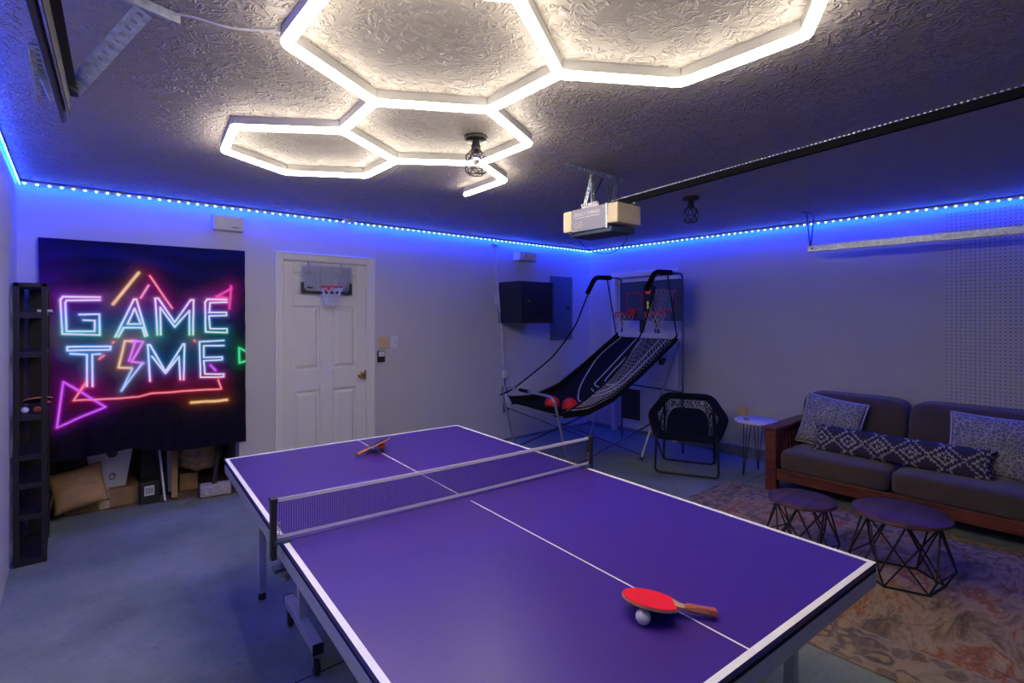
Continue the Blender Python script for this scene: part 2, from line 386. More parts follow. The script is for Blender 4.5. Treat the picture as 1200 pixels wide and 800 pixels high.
# ---- door 1
d1 = thing('door_1', 'white six panel door with brass knob', 'door', (-3.85, 0, 0)); d1['kind'] = 'structure'; del d1['category']
xa, xb = DX0+.02, DX1-.02; zt = DZ-.02
sl = MB().box(xa, xb, .030, .060, .01, zt)
cols = [(-4.165, -3.915), (-3.785, -3.545)]; rows = [(.22, .86), (1.06, 1.675), (1.79, 1.995)]
xs = [xa, cols[0][0], cols[0][1], cols[1][0], cols[1][1], xb]
for i in (0, 2, 4): sl.box(xs[i], xs[i+1], .012, .031, .01, zt)
zs = [.01, rows[0][0], rows[0][1], rows[1][0], rows[1][1], rows[2][0], rows[2][1], zt]
for a, b in cols:
    for i in (0, 2, 4, 6): sl.box(a, b, .012, .031, zs[i], zs[i+1])
sl.build('slab', 'door', d1, bevel=.004)
for a, b in cols:
    for c, d in rows:
        p = MB(); w = .02; q = .045
        vs = [(a+w, .030, c+w), (b-w, .030, c+w), (b-w, .030, d-w), (a+w, .030, d-w), (a+q, .015, c+q), (b-q, .015, c+q), (b-q, .015, d-q), (a+q, .015, d-q)]
        p.add(vs, [(0, 1, 5, 4), (1, 2, 6, 5), (2, 3, 7, 6), (3, 0, 4, 7), (4, 5, 6, 7), (0, 3, 2, 1)]).build('panel', 'door', d1)
kn = MB().lathe([(.001, 0), (.032, 0), (.032, .006), (.014, .012), (.012, .035), (.026, .045), (.030, .058), (.024, .070), (.001, .074)], 20)
kn.xf(Matrix.Translation((-3.50, .012, .975)) @ Matrix.Rotation(PI/2, 4, 'X')).build('knob', 'brass', d1, smooth=True, label='brass door knob')
MB().box(xb-.02, xb-.002, .008, .020, .93, 1.02).build('latch_plate', 'brass', d1)
fr = MB()
for x0, x1 in ((DX0-.062, DX0+.012), (DX1-.012, DX1+.062)):
    fr.box(x0, x1, -.018, 0, 0, DZ+.062)
fr.box(DX0+.012, DX1-.012, -.018, 0, DZ-.012, DZ+.062)
fr.box(DX0-.062, DX0-.045, -.028, -.018, 0, DZ+.062).box(DX1+.045, DX1+.062, -.028, -.018, 0, DZ+.062).box(DX0-.045, DX1+.045, -.028, -.018, DZ+.045, DZ+.062)
fr.box(DX0, DX0+.018, 0, .1, 0, DZ).box(DX1-.018, DX1, 0, .1, 0, DZ).box(DX0+.018, DX1-.018, 0, .1, DZ-.018, DZ)
struct(fr.build('trim_1', 'trim', bevel=.004), 'white casing around the panel door')
MB().box(DX0, DX1, .062, .13, 0, DZ).build('backing', 'door', d1)
# ---- door 2 behind the arcade game
d2 = thing('door_2', 'white door with a dark pet flap behind the arcade game', 'door', (0, -.95, 0)); d2['kind'] = 'structure'; del d2['category']
MB().box(.035, .075, D2Y0+.015, D2Y1-.015, .05, D2Z-.015).build('slab', 'door', d2, bevel=.003)
for a, b in ((.75, 1.15), (1.3, 1.95)):
    for y0, y1 in ((-1.32, -1.0), (-.9, -.58)):
        p = MB(); vs = [(.036, y0, a), (.036, y1, a), (.036, y1, b), (.036, y0, b), (.026, y0+.03, a+.03), (.026, y1-.03, a+.03), (.026, y1-.03, b-.03), (.026, y0+.03, b-.03)]
        p.add(vs, [(0, 1, 5, 4), (1, 2, 6, 5), (2, 3, 7, 6), (3, 0, 4, 7), (4, 5, 6, 7)]).build('panel', 'door', d2)
pf = MB().box(.015, .036, -.92, -.56, .15, .62).build('pet_flap', 'door', d2, bevel=.004)
MB().box(.008, .016, -.895, -.585, .18, .59).build('flap', 'pet_flap', pf, bevel=.004, label='dark translucent flap')
kn = MB().lathe([(.001, 0), (.03, 0), (.012, .01), (.012, .03), (.028, .045), (.022, .065), (.001, .07)], 16)
kn.xf(Matrix.Translation((.035, -1.27, 1.02)) @ Matrix.Rotation(-PI/2, 4, 'Y')).build('knob', 'black_metal', d2, smooth=True)
MB().box(.02, .14, D2Y0, D2Y1, 0, .05).build('threshold', 'curb', d2)
MB().box(.08, .13, D2Y0, D2Y1, .05, D2Z).build('backing', 'door', d2)
f2 = MB().box(-.02, 0, D2Y0-.065, D2Y0, 0, D2Z+.065).box(-.02, 0, D2Y1, D2Y1+.065, 0, D2Z+.065).box(-.02, 0, D2Y0, D2Y1, D2Z, D2Z+.065)
f2.box(0, .1, D2Y0, D2Y0+.015, 0, D2Z).box(0, .1, D2Y1-.015, D2Y1, 0, D2Z).box(0, .1, D2Y0+.015, D2Y1-.015, D2Z-.015, D2Z)
struct(f2.build('trim_2', 'trim', bevel=.004), 'white casing around the door behind the arcade game')

# ================================================================= hexagon tube light
V = dict(A=(-5.206, -3.223), B=(-4.766, -2.969), Cc=(-4.343, -3.219), D=(-4.349, -3.658), E=(-4.786, -3.915), T=(-5.206, -3.665),
    F=(-3.934, -3.918), G=(-3.935, -4.373), G2=(-4.35, -4.62), G3=(-4.78, -4.37), I=(-4.735, -2.545), J=(-5.153, -2.26), K=(-5.111, -1.826),
    L=(-4.714, -1.587), Mm=(-4.293, -1.847), N=(-4.30, -2.267), O=(-3.904, -3.001), P=(-3.892, -2.553), Q=(-3.53, -2.344), R=(-3.501, -1.85))
EDG = 'A-B B-Cc Cc-D D-E E-T T-A D-F F-G G-G2 G2-G3 G3-E B-I I-J J-K K-L L-Mm Mm-N N-I N-P P-O O-Cc P-Q Q-R'.split()
hx = thing('hexagon_ceiling_light', 'honeycomb of glowing white light tubes mounted on the ceiling', 'ceiling light', (-4.35, -3.2, H))
for e in EDG:
    a, b = e.split('-'); a = Vector((*V[a], 0)); b = Vector((*V[b], 0)); d = (b-a).normalized()
    ext = .012
    a2 = a+d*ext; b2 = b-d*ext; sd = Vector((-d.y, d.x, 0))
    prof = [(-.0175, 2.502), (.0175, 2.502), (.0175, 2.488), (.013, 2.481), (-.013, 2.481), (-.0175, 2.488)]
    t = MB(); n = len(prof)
    vs = [tuple(a2+sd*x+Vector((0, 0, z))) for x, z in prof]+[tuple(b2+sd*x+Vector((0, 0, z))) for x, z in prof]
    t.add(vs, [tuple(range(n))[::-1], tuple(range(n, 2*n))]+[(i, (i+1) % n, n+(i+1) % n, n+i) for i in range(n)])
    to = t.build('light_tube', 'tube', hx)
    MB().beam(a2+Vector((0, 0, 2.521)), b2+Vector((0, 0, 2.521)), .034, .038).build('tube_housing', 'housing', to)
for k, p in V.items():
    MB().lathe([(.001, 2.4815), (.011, 2.4815), (.0165, 2.489), (.0165, 2.5015), (.001, 2.5015)], 6, (p[0], p[1], 0)).build('connector', 'tube', hx); MB().lathe([(.001, 2.5018), (.0168, 2.5018), (.0168, 2.5395), (.001, 2.5395)], 6, (p[0], p[1], 0)).build('connector_cap', 'housing', hx)
MB().tube(smoothpts([(-5.53, -3.10, 2.528), (-5.46, -3.12, 2.530), (-5.36, -3.145, 2.522), (-5.28, -3.17, 2.531), (-5.215, -3.215, 2.53)]), .0035, 6).build('power_cord', 'wire_white', hx, smooth=True, label='thin white cord')

# ================================================================= blue LED strips
def led(name, a, b, nrm, label, off=.046):
    a = Vector(a); b = Vector(b); nrm = Vector(nrm); L = (b-a).length; d = (b-a)/L
    t = thing(name, label, 'led strip', tuple((a+b)/2), group='blue LED strips under the ceiling')
    o_ = nrm*off; MB().beam(a+o_, b+o_, .012, .002, nrm*.5+Vector((0, 0, .85))).build('tape', 'tape', t); MB().beam(a+o_*1.24+Vector((0, 0, .001)), b+o_*1.24+Vector((0, 0, .001)), .002, .016).build('light_block_lip', 'trim', t); MB().beam(a+o_*.5+Vector((0, 0, .008)), b+o_*.5+Vector((0, 0, .008)), off+.012, .004).build('mounting_ledge', 'trim', t)  # lip added to hide the tape and keep its light off the room
    m = MB(); n = int(L/.0655)
    for i in range(n):
        p = a+d*(i+.5)*L/n+o_*1.30-Vector((0, 0, .004)); m.beam(p-d*.006, p+d*.006, .005, .010)
    m.build('led_chips', 'chip', t, kind='stuff', label='row of bright white blue LED points')
led('led_strip', (XL+.01, 0, 2.512), (-.01, 0, 2.512), (0, -1, 0), 'blue LED strip along the top of the wall with the door')
led('led_strip', (0, -.01, 2.512), (0, YF+.05, 2.512), (-1, 0, 0), 'blue LED strip along the top of the wall behind the sofa')
led('led_strip', (XL, -.01, 2.512), (XL, YF+.05, 2.512), (1, 0, 0), 'blue LED strip along the top of the wall at the left edge', .013)

# ================================================================= ceiling fixtures
def cage(loc, label, lit):
    t = thing('cage_light', label, 'ceiling light', loc, group='black cage ceiling lights', local=True)
    MB().lathe([(.001, 0), (.062, 0), (.065, -.004), (.065, -.018), (.060, -.024), (.020, -.026), (.022, -.045), (.026, -.05), (.026, -.075), (.018, -.085), (.001, -.085)], 24).build('canopy', 'black_metal', t, smooth=True)
    c = MB(); n = 6
    def ring(r, z, ph=0): return [(r*math.cos(2*PI*(k+ph)/n), r*math.sin(2*PI*(k+ph)/n), z) for k in range(n)]
    top = ring(.022, -.07); sh = ring(.055, -.105, .5); md = ring(.058, -.15); lo = ring(.058, -.185, .5); bt = ring(.036, -.205)
    for k in range(n):
        j = (k+1) % n
        for a, b in ((top[k], sh[k]), (top[j], sh[k]), (sh[k], md[k]), (sh[k], md[j]), (md[k], lo[k]), (md[j], lo[k]), (sh[k], sh[j]), (lo[k], bt[k]), (lo[k], bt[j]), (bt[k], bt[j]), (lo[k], lo[j])):
            c.tube([a, b], .0024, 4)
    c.build('wire_cage', 'black_metal', t)
    MB().sphere((0, 0, -.125), .020, 14, 8, (1, 1, 1.4)).build('bulb', 'acrylic', t, smooth=True, label='clear glass bulb, unlit')
    return t
cage((-4.105, -2.80, H), 'black wire cage ceiling light beside the hexagon tubes', 0)
cage((-1.93, -2.78, H), 'black wire cage ceiling light above the sofa side, away from the tubes', 0)

def perforated(mb, a, b, w, nrm, n, t=.003):     # flat strap with square punched holes, built as rails and rungs
    a = Vector(a); b = Vector(b); d = (b-a).normalized(); nrm = Vector(nrm); s = d.cross(nrm).normalized()
    for k in (-1, 1): mb.beam(a+s*k*w*.335, b+s*k*w*.335, w*.33, t, nrm)
    L = (b-a).length
    for i in range(n+1):
        p = a+d*(L*i/n); q0 = max(0, L*i/n-L/n*.33); q1 = min(L, L*i/n+L/n*.33)
        mb.beam(a+d*q0, a+d*q1, w*.36, t, nrm)
# ---- garage door opener
op = thing('garage_door_opener', 'grey and tan garage door opener hanging from the ceiling', 'garage door opener', (-3.13, -2.83, 2.2))
OX0, OX1 = -3.25, -3.02
MB().box(OX0, OX1, -2.985, -2.70, 2.125, 2.272).build('motor_body', 'opener_grey', op, bevel=.004)
MB().box(OX0+.004, OX1-.004, -2.665, -2.70, 2.118, 2.262).build('seam_gap', 'black_plastic', op)
MB().box(OX0-.003, OX1+.003, -2.995, -2.985, 2.122, 2.275).build('mounting_flange', 'galv', op)
MB().box(OX0-.004, OX1+.004, -2.70, -2.625, 2.132, 2.268).build('light_cover', 'tan_plastic', op, bevel=.006)
MB().box(OX0-.002, OX1+.004, -3.075, -2.995, 2.148, 2.272).build('light_cover', 'tan_plastic', op, bevel=.008)
MB().prism([(OX0+.01, -3.02), (OX1-.01, -3.04), (OX1, -2.66), (OX0+.02, -2.66)], 2.100, 2.135).build('bottom_cover', 'opener_dark', op, bevel=.006)
Mx = lambda y, z: Matrix(((0, 0, -1, OX0-.0005), (-1, 0, 0, y), (0, 1, 0, z), (0, 0, 0, 1)))
text('LEGACY OPENER', .029, .0005, 'print_white', op, Mx(-2.825, 2.235))
MB().box(OX0-.0015, OX0, -2.94, -2.72, 2.212, 2.215).build('printed_line', 'print_white', op)
for c, r, rr in (((-2.738, 2.165), .016, 1), ((-2.775, 2.168), .016, 1.25)):
    MB().tube([(OX0-.001, c[0]+r*rr*math.cos(a*PI/8), c[1]+r*math.sin(a*PI/8)) for a in range(16)], .0016, 4, True).build('emblem', 'print_white', op)
MB().sphere((OX0-.001, -2.738, 2.165), .005, 8, 6).build('emblem', 'print_white', op)
text('ETL', .012, .0004, 'print_white', op, Mx(-2.775, 2.168))
for y, z in ((-2.725, 2.262), (-2.965, 2.255)): MB().lathe([(.001, 0), (.005, 0), (.004, .003), (.001, .004)], 8).xf(Matrix.Translation((OX0, y, z)) @ Matrix.Rotation(-PI/2, 4, 'Y')).build('screw', 'galv', op)
tray = MB().box(OX0+.03, OX1-.02, -2.90, -2.76, 2.272, 2.278).box(OX0+.03, OX0+.034, -2.90, -2.76, 2.278, 2.298)
for i in range(7): tray.box(OX0+.02, OX0+.034, -2.895+i*.02, -2.883+i*.02, 2.290, 2.305)
tray.build('mounting_bracket', 'white_plastic', op)
sr = MB(); perforated(sr, (-3.155, -2.80, 2.525), (-3.19, -2.83, 2.275), .035, (0, 1, 0), 9); perforated(sr, (-3.155, -2.80, 2.525), (-3.20, -2.76, 2.275), .028, (1, 0, 0), 9)
sr.build('hanger_strap', 'galv', op)
sr = MB(); perforated(sr, (-2.90, -2.80, 2.525), (-3.035, -2.86, 2.275), .03, (0, 1, 0), 9); sr.build('hanger_strap', 'galv', op)
ca = MB(); perforated(ca, (-3.39, -2.80, 2.520), (-2.85, -2.80, 2.520), .032, (0, 1, 0), 20); ca.box(-3.39, -2.85, -2.80, -2.768, 2.535, 2.5385)
ca.build('ceiling_angle', 'galv', op)
MB().tube(smoothpts([(-3.12, -2.62, 2.27), (-3.13, -2.66, 2.31), (-3.15, -2.75, 2.30), (-3.12, -2.80, 2.40), (-3.06, -2.80, 2.50)]), .005, 6).build('power_cable', 'black_cable', op, smooth=True)
MB().tube(smoothpts([(-3.06, -2.86, 2.27), (-3.055, -2.85, 2.36), (-3.06, -2.84, 2.43)]), [.004]*16+[.008]*1, 6).build('cable_tail', 'black_cable', op)
MB().tube(smoothpts([(-3.20, -2.70, 2.10), (-3.16, -2.73, 2.04), (-3.10, -2.80, 1.995), (-3.06, -2.90, 2.00), (-3.06, -2.99, 2.06), (-3.08, -3.01, 2.11)]), .0028, 6).build('antenna_wire', 'black_cable', op, smooth=True)
rl = thing('opener_rail', 'long black opener rail with a chain crossing the ceiling', 'rail', (-3.1, -4.4, 2.3))
ra, rb = Vector((-3.125, -2.93, 2.288)), Vector((-3.085, -6.25, 2.48))
MB().beam(ra, rb, .026, .032).build('rail_bar', 'black_fabric', rl)
ch = MB(); n = 150
for i in range(n):
    p = ra.lerp(rb, (i+.3)/n*.86); ch.beam(p+Vector((-.010, 0, .0225)), p+(rb-ra)*.0025+Vector((-.010, 0, .0225)), .004, .005)
ch.build('chain', 'galv', rl, kind='stuff'); MB().beam(ra+Vector((0, 0, .0185)), rb+Vector((0, 0, .0185)), .026, .003).build('chain_guide', 'black_fabric', rl)
MB().box(-3.116, -3.106, -3.10, -3.085, 2.272, 2.31).build('rail_clip', 'tan_plastic', rl)
MB().box(-3.20, -3.0, -6.399, -6.25, 2.44, 2.52).build('header_bracket', 'galv', rl)

# ---- right-hand door track and left-hand door track
tr = thing('garage_door_track', 'silver horizontal garage door track hung in front of the pegboard', 'door track', (-.45, -4.6, 2.2))
x = -.45
MB().box(x-.03, x-.027, YF+.05, -3.13, 2.185, 2.235).box(x-.03, x+.03, YF+.05, -3.13, 2.182, 2.185).box(x-.03, x+.0, YF+.05, -3.13, 2.235, 2.238).build('track_channel', 'galv', tr)
MB().tube([(x-.032, -3.17, 2.21), (x-.020, -3.17, 2.21)], .01, 8).build('bolt', 'galv_dark', tr)
b = MB(); perforated(b, (x-.01, -3.15, 2.20), (x-.10, -3.15, 2.525), .032, (0, 1, 0), 12); perforated(b, (x-.01, -3.15, 2.20), (x+.07, -3.15, 2.525), .026, (0, 1, 0), 12)
b.build('hanger_strap', 'galv_dark', tr)
b = MB(); perforated(b, (x-.2, -3.15, 2.533), (x+.12, -3.15, 2.533), .032, (0, 0, 1), 12); b.build('ceiling_angle', 'galv_dark', tr)
tl = thing('garage_door_track', 'dark steel garage door track overhead at the top left', 'door track', (-5.8, -3.2, 2.3))
a = Vector((-5.777, -2.475, 2.32)); dd = Vector((-.05, -.93, 0)).normalized(); e = a+dd*2.6
pr = []
for k in range(9):
    an = -PI*.5+PI*k/8; pr.append((.018*math.cos(an)-.004, .020*math.sin(an)))
sd = dd.cross(Vector((0, 0, 1))); mb = MB()
for (r0, r1) in ((1, .85),):
    outer = [(-x_, z_) for x_, z_ in pr]; inner = [(-x_*.82+.004, z_*.82) for x_, z_ in pr][::-1]; poly = outer+inner; n = len(poly)
    vs = [tuple(p+sd*x_+Vector((0, 0, z_))) for p in (a, e) for x_, z_ in poly]
    mb.add(vs, [(i, (i+1) % n, n+(i+1) % n, n+i) for i in range(n)])
mb.build('roller_channel', 'galv_dark', tl, smooth=True)
a2 = a+dd*.09+Vector((.024, 0, .022)); MB().beam(a2, e+Vector((.024, 0, .022)), .003, .075).beam(a2+Vector((.012, 0, .037)), e+Vector((.036, 0, .059)), .026, .003).build('stiffener_angle', 'black_metal', tl)
b = MB(); perforated(b, (-5.845, -2.0, 2.533), (-5.845, -2.55, 2.533), .044, (0, 0, 1), 11); b.box(-5.870, -5.867, -2.55, -2.0, 2.505, 2.538); b.build('ceiling_angle', 'galv', tl)
b = MB(); perforated(b, (-5.75, -2.66, 2.37), (-5.585, -3.09, 2.515), .050, (.4, .15, .9), 13); b.build('brace_strap', 'galv', tl)
b = MB(); b.beam((-5.67, -3.12, 2.533), (-5.50, -3.07, 2.533), .06, .004).beam((-5.68, -3.155, 2.52), (-5.49, -3.10, 2.52), .004, .03); b.build('ceiling_angle', 'galv', tl)
MB().beam((-5.84, -2.30, 2.53), (-5.80, -2.52, 2.36), .03, .003).build('hanger_strap', 'galv', tl)
MB().sphere((-5.845, -2.22, 2.525), .010, 10, 6).build('bolt', 'galv', tl)

# ================================================================= wall fittings
def plate(name, x0, x1, z0, z1, d, m, label, cat, bev=.004, parent=None, y=0):
    o = MB().box(x0, x1, y-d, y, z0, z1).build(name, m, bevel=bev); tag(o, label, cat); return o
o = plate('door_chime_box', -4.845, -4.60, 2.315, 2.448, .055, 'white_plastic', 'white plastic chime box high on the wall above the tapestry', 'chime', .012)
MB().box(-4.70, -4.645, -.057, -.055, 2.343, 2.349).build('logo_strip', 'frame_dark', o)
sd_ = MB().lathe([(.001, 0), (.06, 0), (.06, -.012), (.052, -.022), (.045, -.034), (.001, -.036)], 24).xf(Matrix.Translation((-3.66, -.085, H))).build('smoke_detector', 'white_plastic', smooth=True)
tag(sd_, 'round white detector on the ceiling above the door', 'smoke detector')
sw = MB().box(-3.315, -3.185, -.008, 0, 1.235, 1.365).build('switch_plate', 'beige_plastic', bevel=.003); tag(sw, 'beige double switch plate beside the door', 'switch plate')
for x_ in (-3.28, -3.22): MB().box(x_-.008, x_+.008, -.014, -.008, 1.28, 1.32).build('toggle', 'beige_plastic', sw)
sw = MB().box(-3.165, -3.09, -.008, 0, 1.235, 1.365).build('switch_plate', 'white_plastic', bevel=.003); tag(sw, 'white single switch plate right of the beige one', 'switch plate')
MB().box(-3.145, -3.11, -.013, -.008, 1.265, 1.335).build('rocker', 'white_plastic', sw); MB().box(-3.13, -3.108, -.0145, -.013, 1.292, 1.297).build('slider_mark', 'frame_dark', sw)
kp = MB().box(-3.325, -3.24, -.022, 0, 1.095, 1.215).build('keypad', 'frame_dark', bevel=.006); tag(kp, 'small black wall control with a pale screen below the switches', 'wall control')
MB().box(-3.317, -3.248, -.0235, -.022, 1.155, 1.208).build('screen', 'white_plastic', kp, label='pale grey screen')
el = thing('emergency_light', 'white wedge shaped box high on the wall right of the door', 'emergency light', (-1.28, 0, 2.35))
MB().prism([(-1.45, 0), (-1.42, -.10), (-1.14, -.12), (-1.09, 0)], 2.29, 2.40).build('housing', 'white_plastic', el, bevel=.008)
MB().box(-1.38, -1.18, -.122, -.108, 2.31, 2.38).build('lens', 'white_top', el, bevel=.004)
# black wall cabinet and grey breaker panel
cb = thing('wall_cabinet', 'black metal cabinet mounted on the wall in the corner', 'cabinet', (-1.42, 0, 1.49))
MB().box(-1.69, -1.16, -.40, 0, 1.49, 2.0).build('body', 'cabinet', cb, bevel=.006)
MB().box(-1.688, -1.162, -.43, -.404, 1.494, 1.996).build('door', 'cabinet', cb, bevel=.004)
MB().box(-1.60, -1.58, -.434, -.43, 1.70, 1.78).build('door_handle', 'black_plastic', cb)
MB().lathe([(.001, 0), (.008, 0), (.008, .006), (.001, .006)], 10).xf(Matrix.Translation((-1.57, -.43, 1.76)) @ Matrix.Rotation(PI/2, 4, 'X')).build('lock', 'galv', cb)
bp_ = thing('breaker_panel', 'blue grey metal breaker panel on the wall beside the black cabinet', 'breaker panel', (-.57, 0, 1.24))
MB().box(-.79, -.355, -.012, 0, 1.245, 2.125).build('panel_frame', 'panel_blue', bp_, bevel=.003)
MB().box(-.73, -.40, -.018, -.012, 1.33, 2.04).build('door', 'panel_blue', bp_, bevel=.003)
MB().box(-.47, -.43, -.026, -.018, 1.66, 1.71).build('latch', 'black_plastic', bp_)
# cords beside the cabinet
jb = MB().box(-1.80, -1.72, -.03, 0, 2.46, 2.50).build('led_controller', 'white_plastic', bevel=.004); tag(jb, 'small controller box under the LED strip above the black cabinet', 'controller')
sw = MB().box(-1.755, -1.70, -.012, 0, 1.73, 1.85).build('switch_plate', 'white_plastic', bevel=.003); tag(sw, 'white switch plate at the left edge of the black cabinet', 'switch plate')
MB().box(-1.735, -1.72, -.018, -.012, 1.77, 1.81).build('toggle', 'white_plastic', sw)
wires = MB()
for k, dx in enumerate((0, .022)):
    wires.tube(smoothpts([(-1.745+dx, -.012, 2.46), (-1.725+dx, -.012, 2.30), (-1.755+dx, -.012, 2.15), (-1.735+dx, -.02, 1.98), (-1.705+dx*.3, -.03, 1.72), (-1.69+dx, -.035, 1.48), (-1.645-dx, -.03, 1.30), (-1.655+dx, -.03, 1.12), (-1.62, -.03, .93)]), .005, 5)
tag(wires.build('hanging_wires', 'wire_white', smooth=True), 'pair of twisted white wires hanging down beside the black cabinet', 'wire')
ad = thing('power_adapter', 'white power adapter on its cord hanging above the outlet', 'adapter', (-1.57, 0, .8))
MB().box(-1.64, -1.585, -.05, -.012, .80, .90).build('adapter_body', 'white_plastic', ad, bevel=.006)
MB().box(-1.58, -1.545, -.045, -.015, .82, .88).build('adapter_body', 'tan_plastic', ad, bevel=.006)
MB().tube(smoothpts([(-1.62, -.03, .80), (-1.605, -.03, .70), (-1.58, -.04, .62), (-1.575, -.04, .55)]), .006, 6).build('cord', 'black_cable', ad, smooth=True)
MB().box(-1.60, -1.55, -.05, -.012, .42, .60).build('plug_strip', 'white_plastic', ad, bevel=.006)
ou = MB().box(-1.62, -1.53, -.010, 0, .36, .50).build('wall_outlet', 'panel_blue', bevel=.003); tag(ou, 'grey electrical outlet under the adapter behind the arcade game', 'outlet')
ou = MB().box(-.010, 0, -2.335, -2.235, .43, .565).build('wall_outlet', 'beige_plastic', bevel=.003); tag(ou, 'beige outlet on the wall above the small white side table', 'outlet')
for z in (.475, .52): MB().box(-.0135, -.010, -2.30, -2.27, z-.014, z+.014).build('socket', 'tan_plastic', ou)
pg = MB().box(-.015, -.001, YF+.05, -4.06, .13, 2.46).build('pegboard', 'peg', bevel=.001); tag(pg, 'white perforated pegboard on the wall right of the sofa', 'pegboard')

# ================================================================= hoop over the door
dh = thing('door_basketball_hoop', 'mini basketball hoop with clear backboard hung on the white door', 'basketball hoop', (-3.86, -.02, 1.8))
MB().box(-4.105, -3.615, -.034, -.029, 1.80, 2.07).build('backboard', 'acrylic', dh, label='clear acrylic board')
k = MB().box(-4.108, -3.612, -.038, -.026, 1.792, 1.818)
k.box(-4.108, -4.085, -.038, -.026, 1.818, 1.90).box(-3.635, -3.612, -.038, -.026, 1.818, 1.90)
k.prism([(-4.085, 1.818), (-4.06, 1.818), (-4.085, 1.85)], -.038, -.026, lambda x, z, t: (x, t, z)).prism([(-3.635, 1.818), (-3.66, 1.818), (-3.635, 1.85)], -.038, -.026, lambda x, z, t: (x, t, z))
k.build('frame', 'black_plastic', dh, label='black lower frame')
MB().box(-4.055, -4.00, -.0355, -.034, 1.845, 1.857).build('badge', 'black_plastic', dh)
for x_ in (-4.02, -3.70): MB().box(x_-.015, x_+.015, -.029, .012, 2.07, 2.094).box(x_-.015, x_+.015, -.032, -.026, 1.98, 2.075).build('door_hook', 'white_plastic', dh)
hc = (-3.86, -.145, 1.855)
MB().tube([(hc[0]+.105*math.cos(a*PI/12), hc[1]+.105*math.sin(a*PI/12), hc[2]) for a in range(24)], .006, 6, True).box(-3.89, -3.83, -.045, -.037, 1.82, 1.87).build('rim', 'hoop_red', dh, smooth=True)
nt = MB(); NS = 10
lv = [(.105, 0), (.088, -.045), (.070, -.09), (.058, -.135), (.052, -.175)]
for k in range(NS):
    for i in range(4):
        for s_ in (.5, -.5):
            a0 = 2*PI*(k+(.5*(i % 2)))/NS; a1 = a0+2*PI*s_/NS
            nt.tube([(hc[0]+lv[i][0]*math.cos(a0), hc[1]+lv[i][0]*math.sin(a0), hc[2]+lv[i][1]), (hc[0]+lv[i+1][0]*math.cos(a1), hc[1]+lv[i+1][0]*math.sin(a1), hc[2]+lv[i+1][1])], .003, 4)
nt.build('net', 'cord_white', dh)

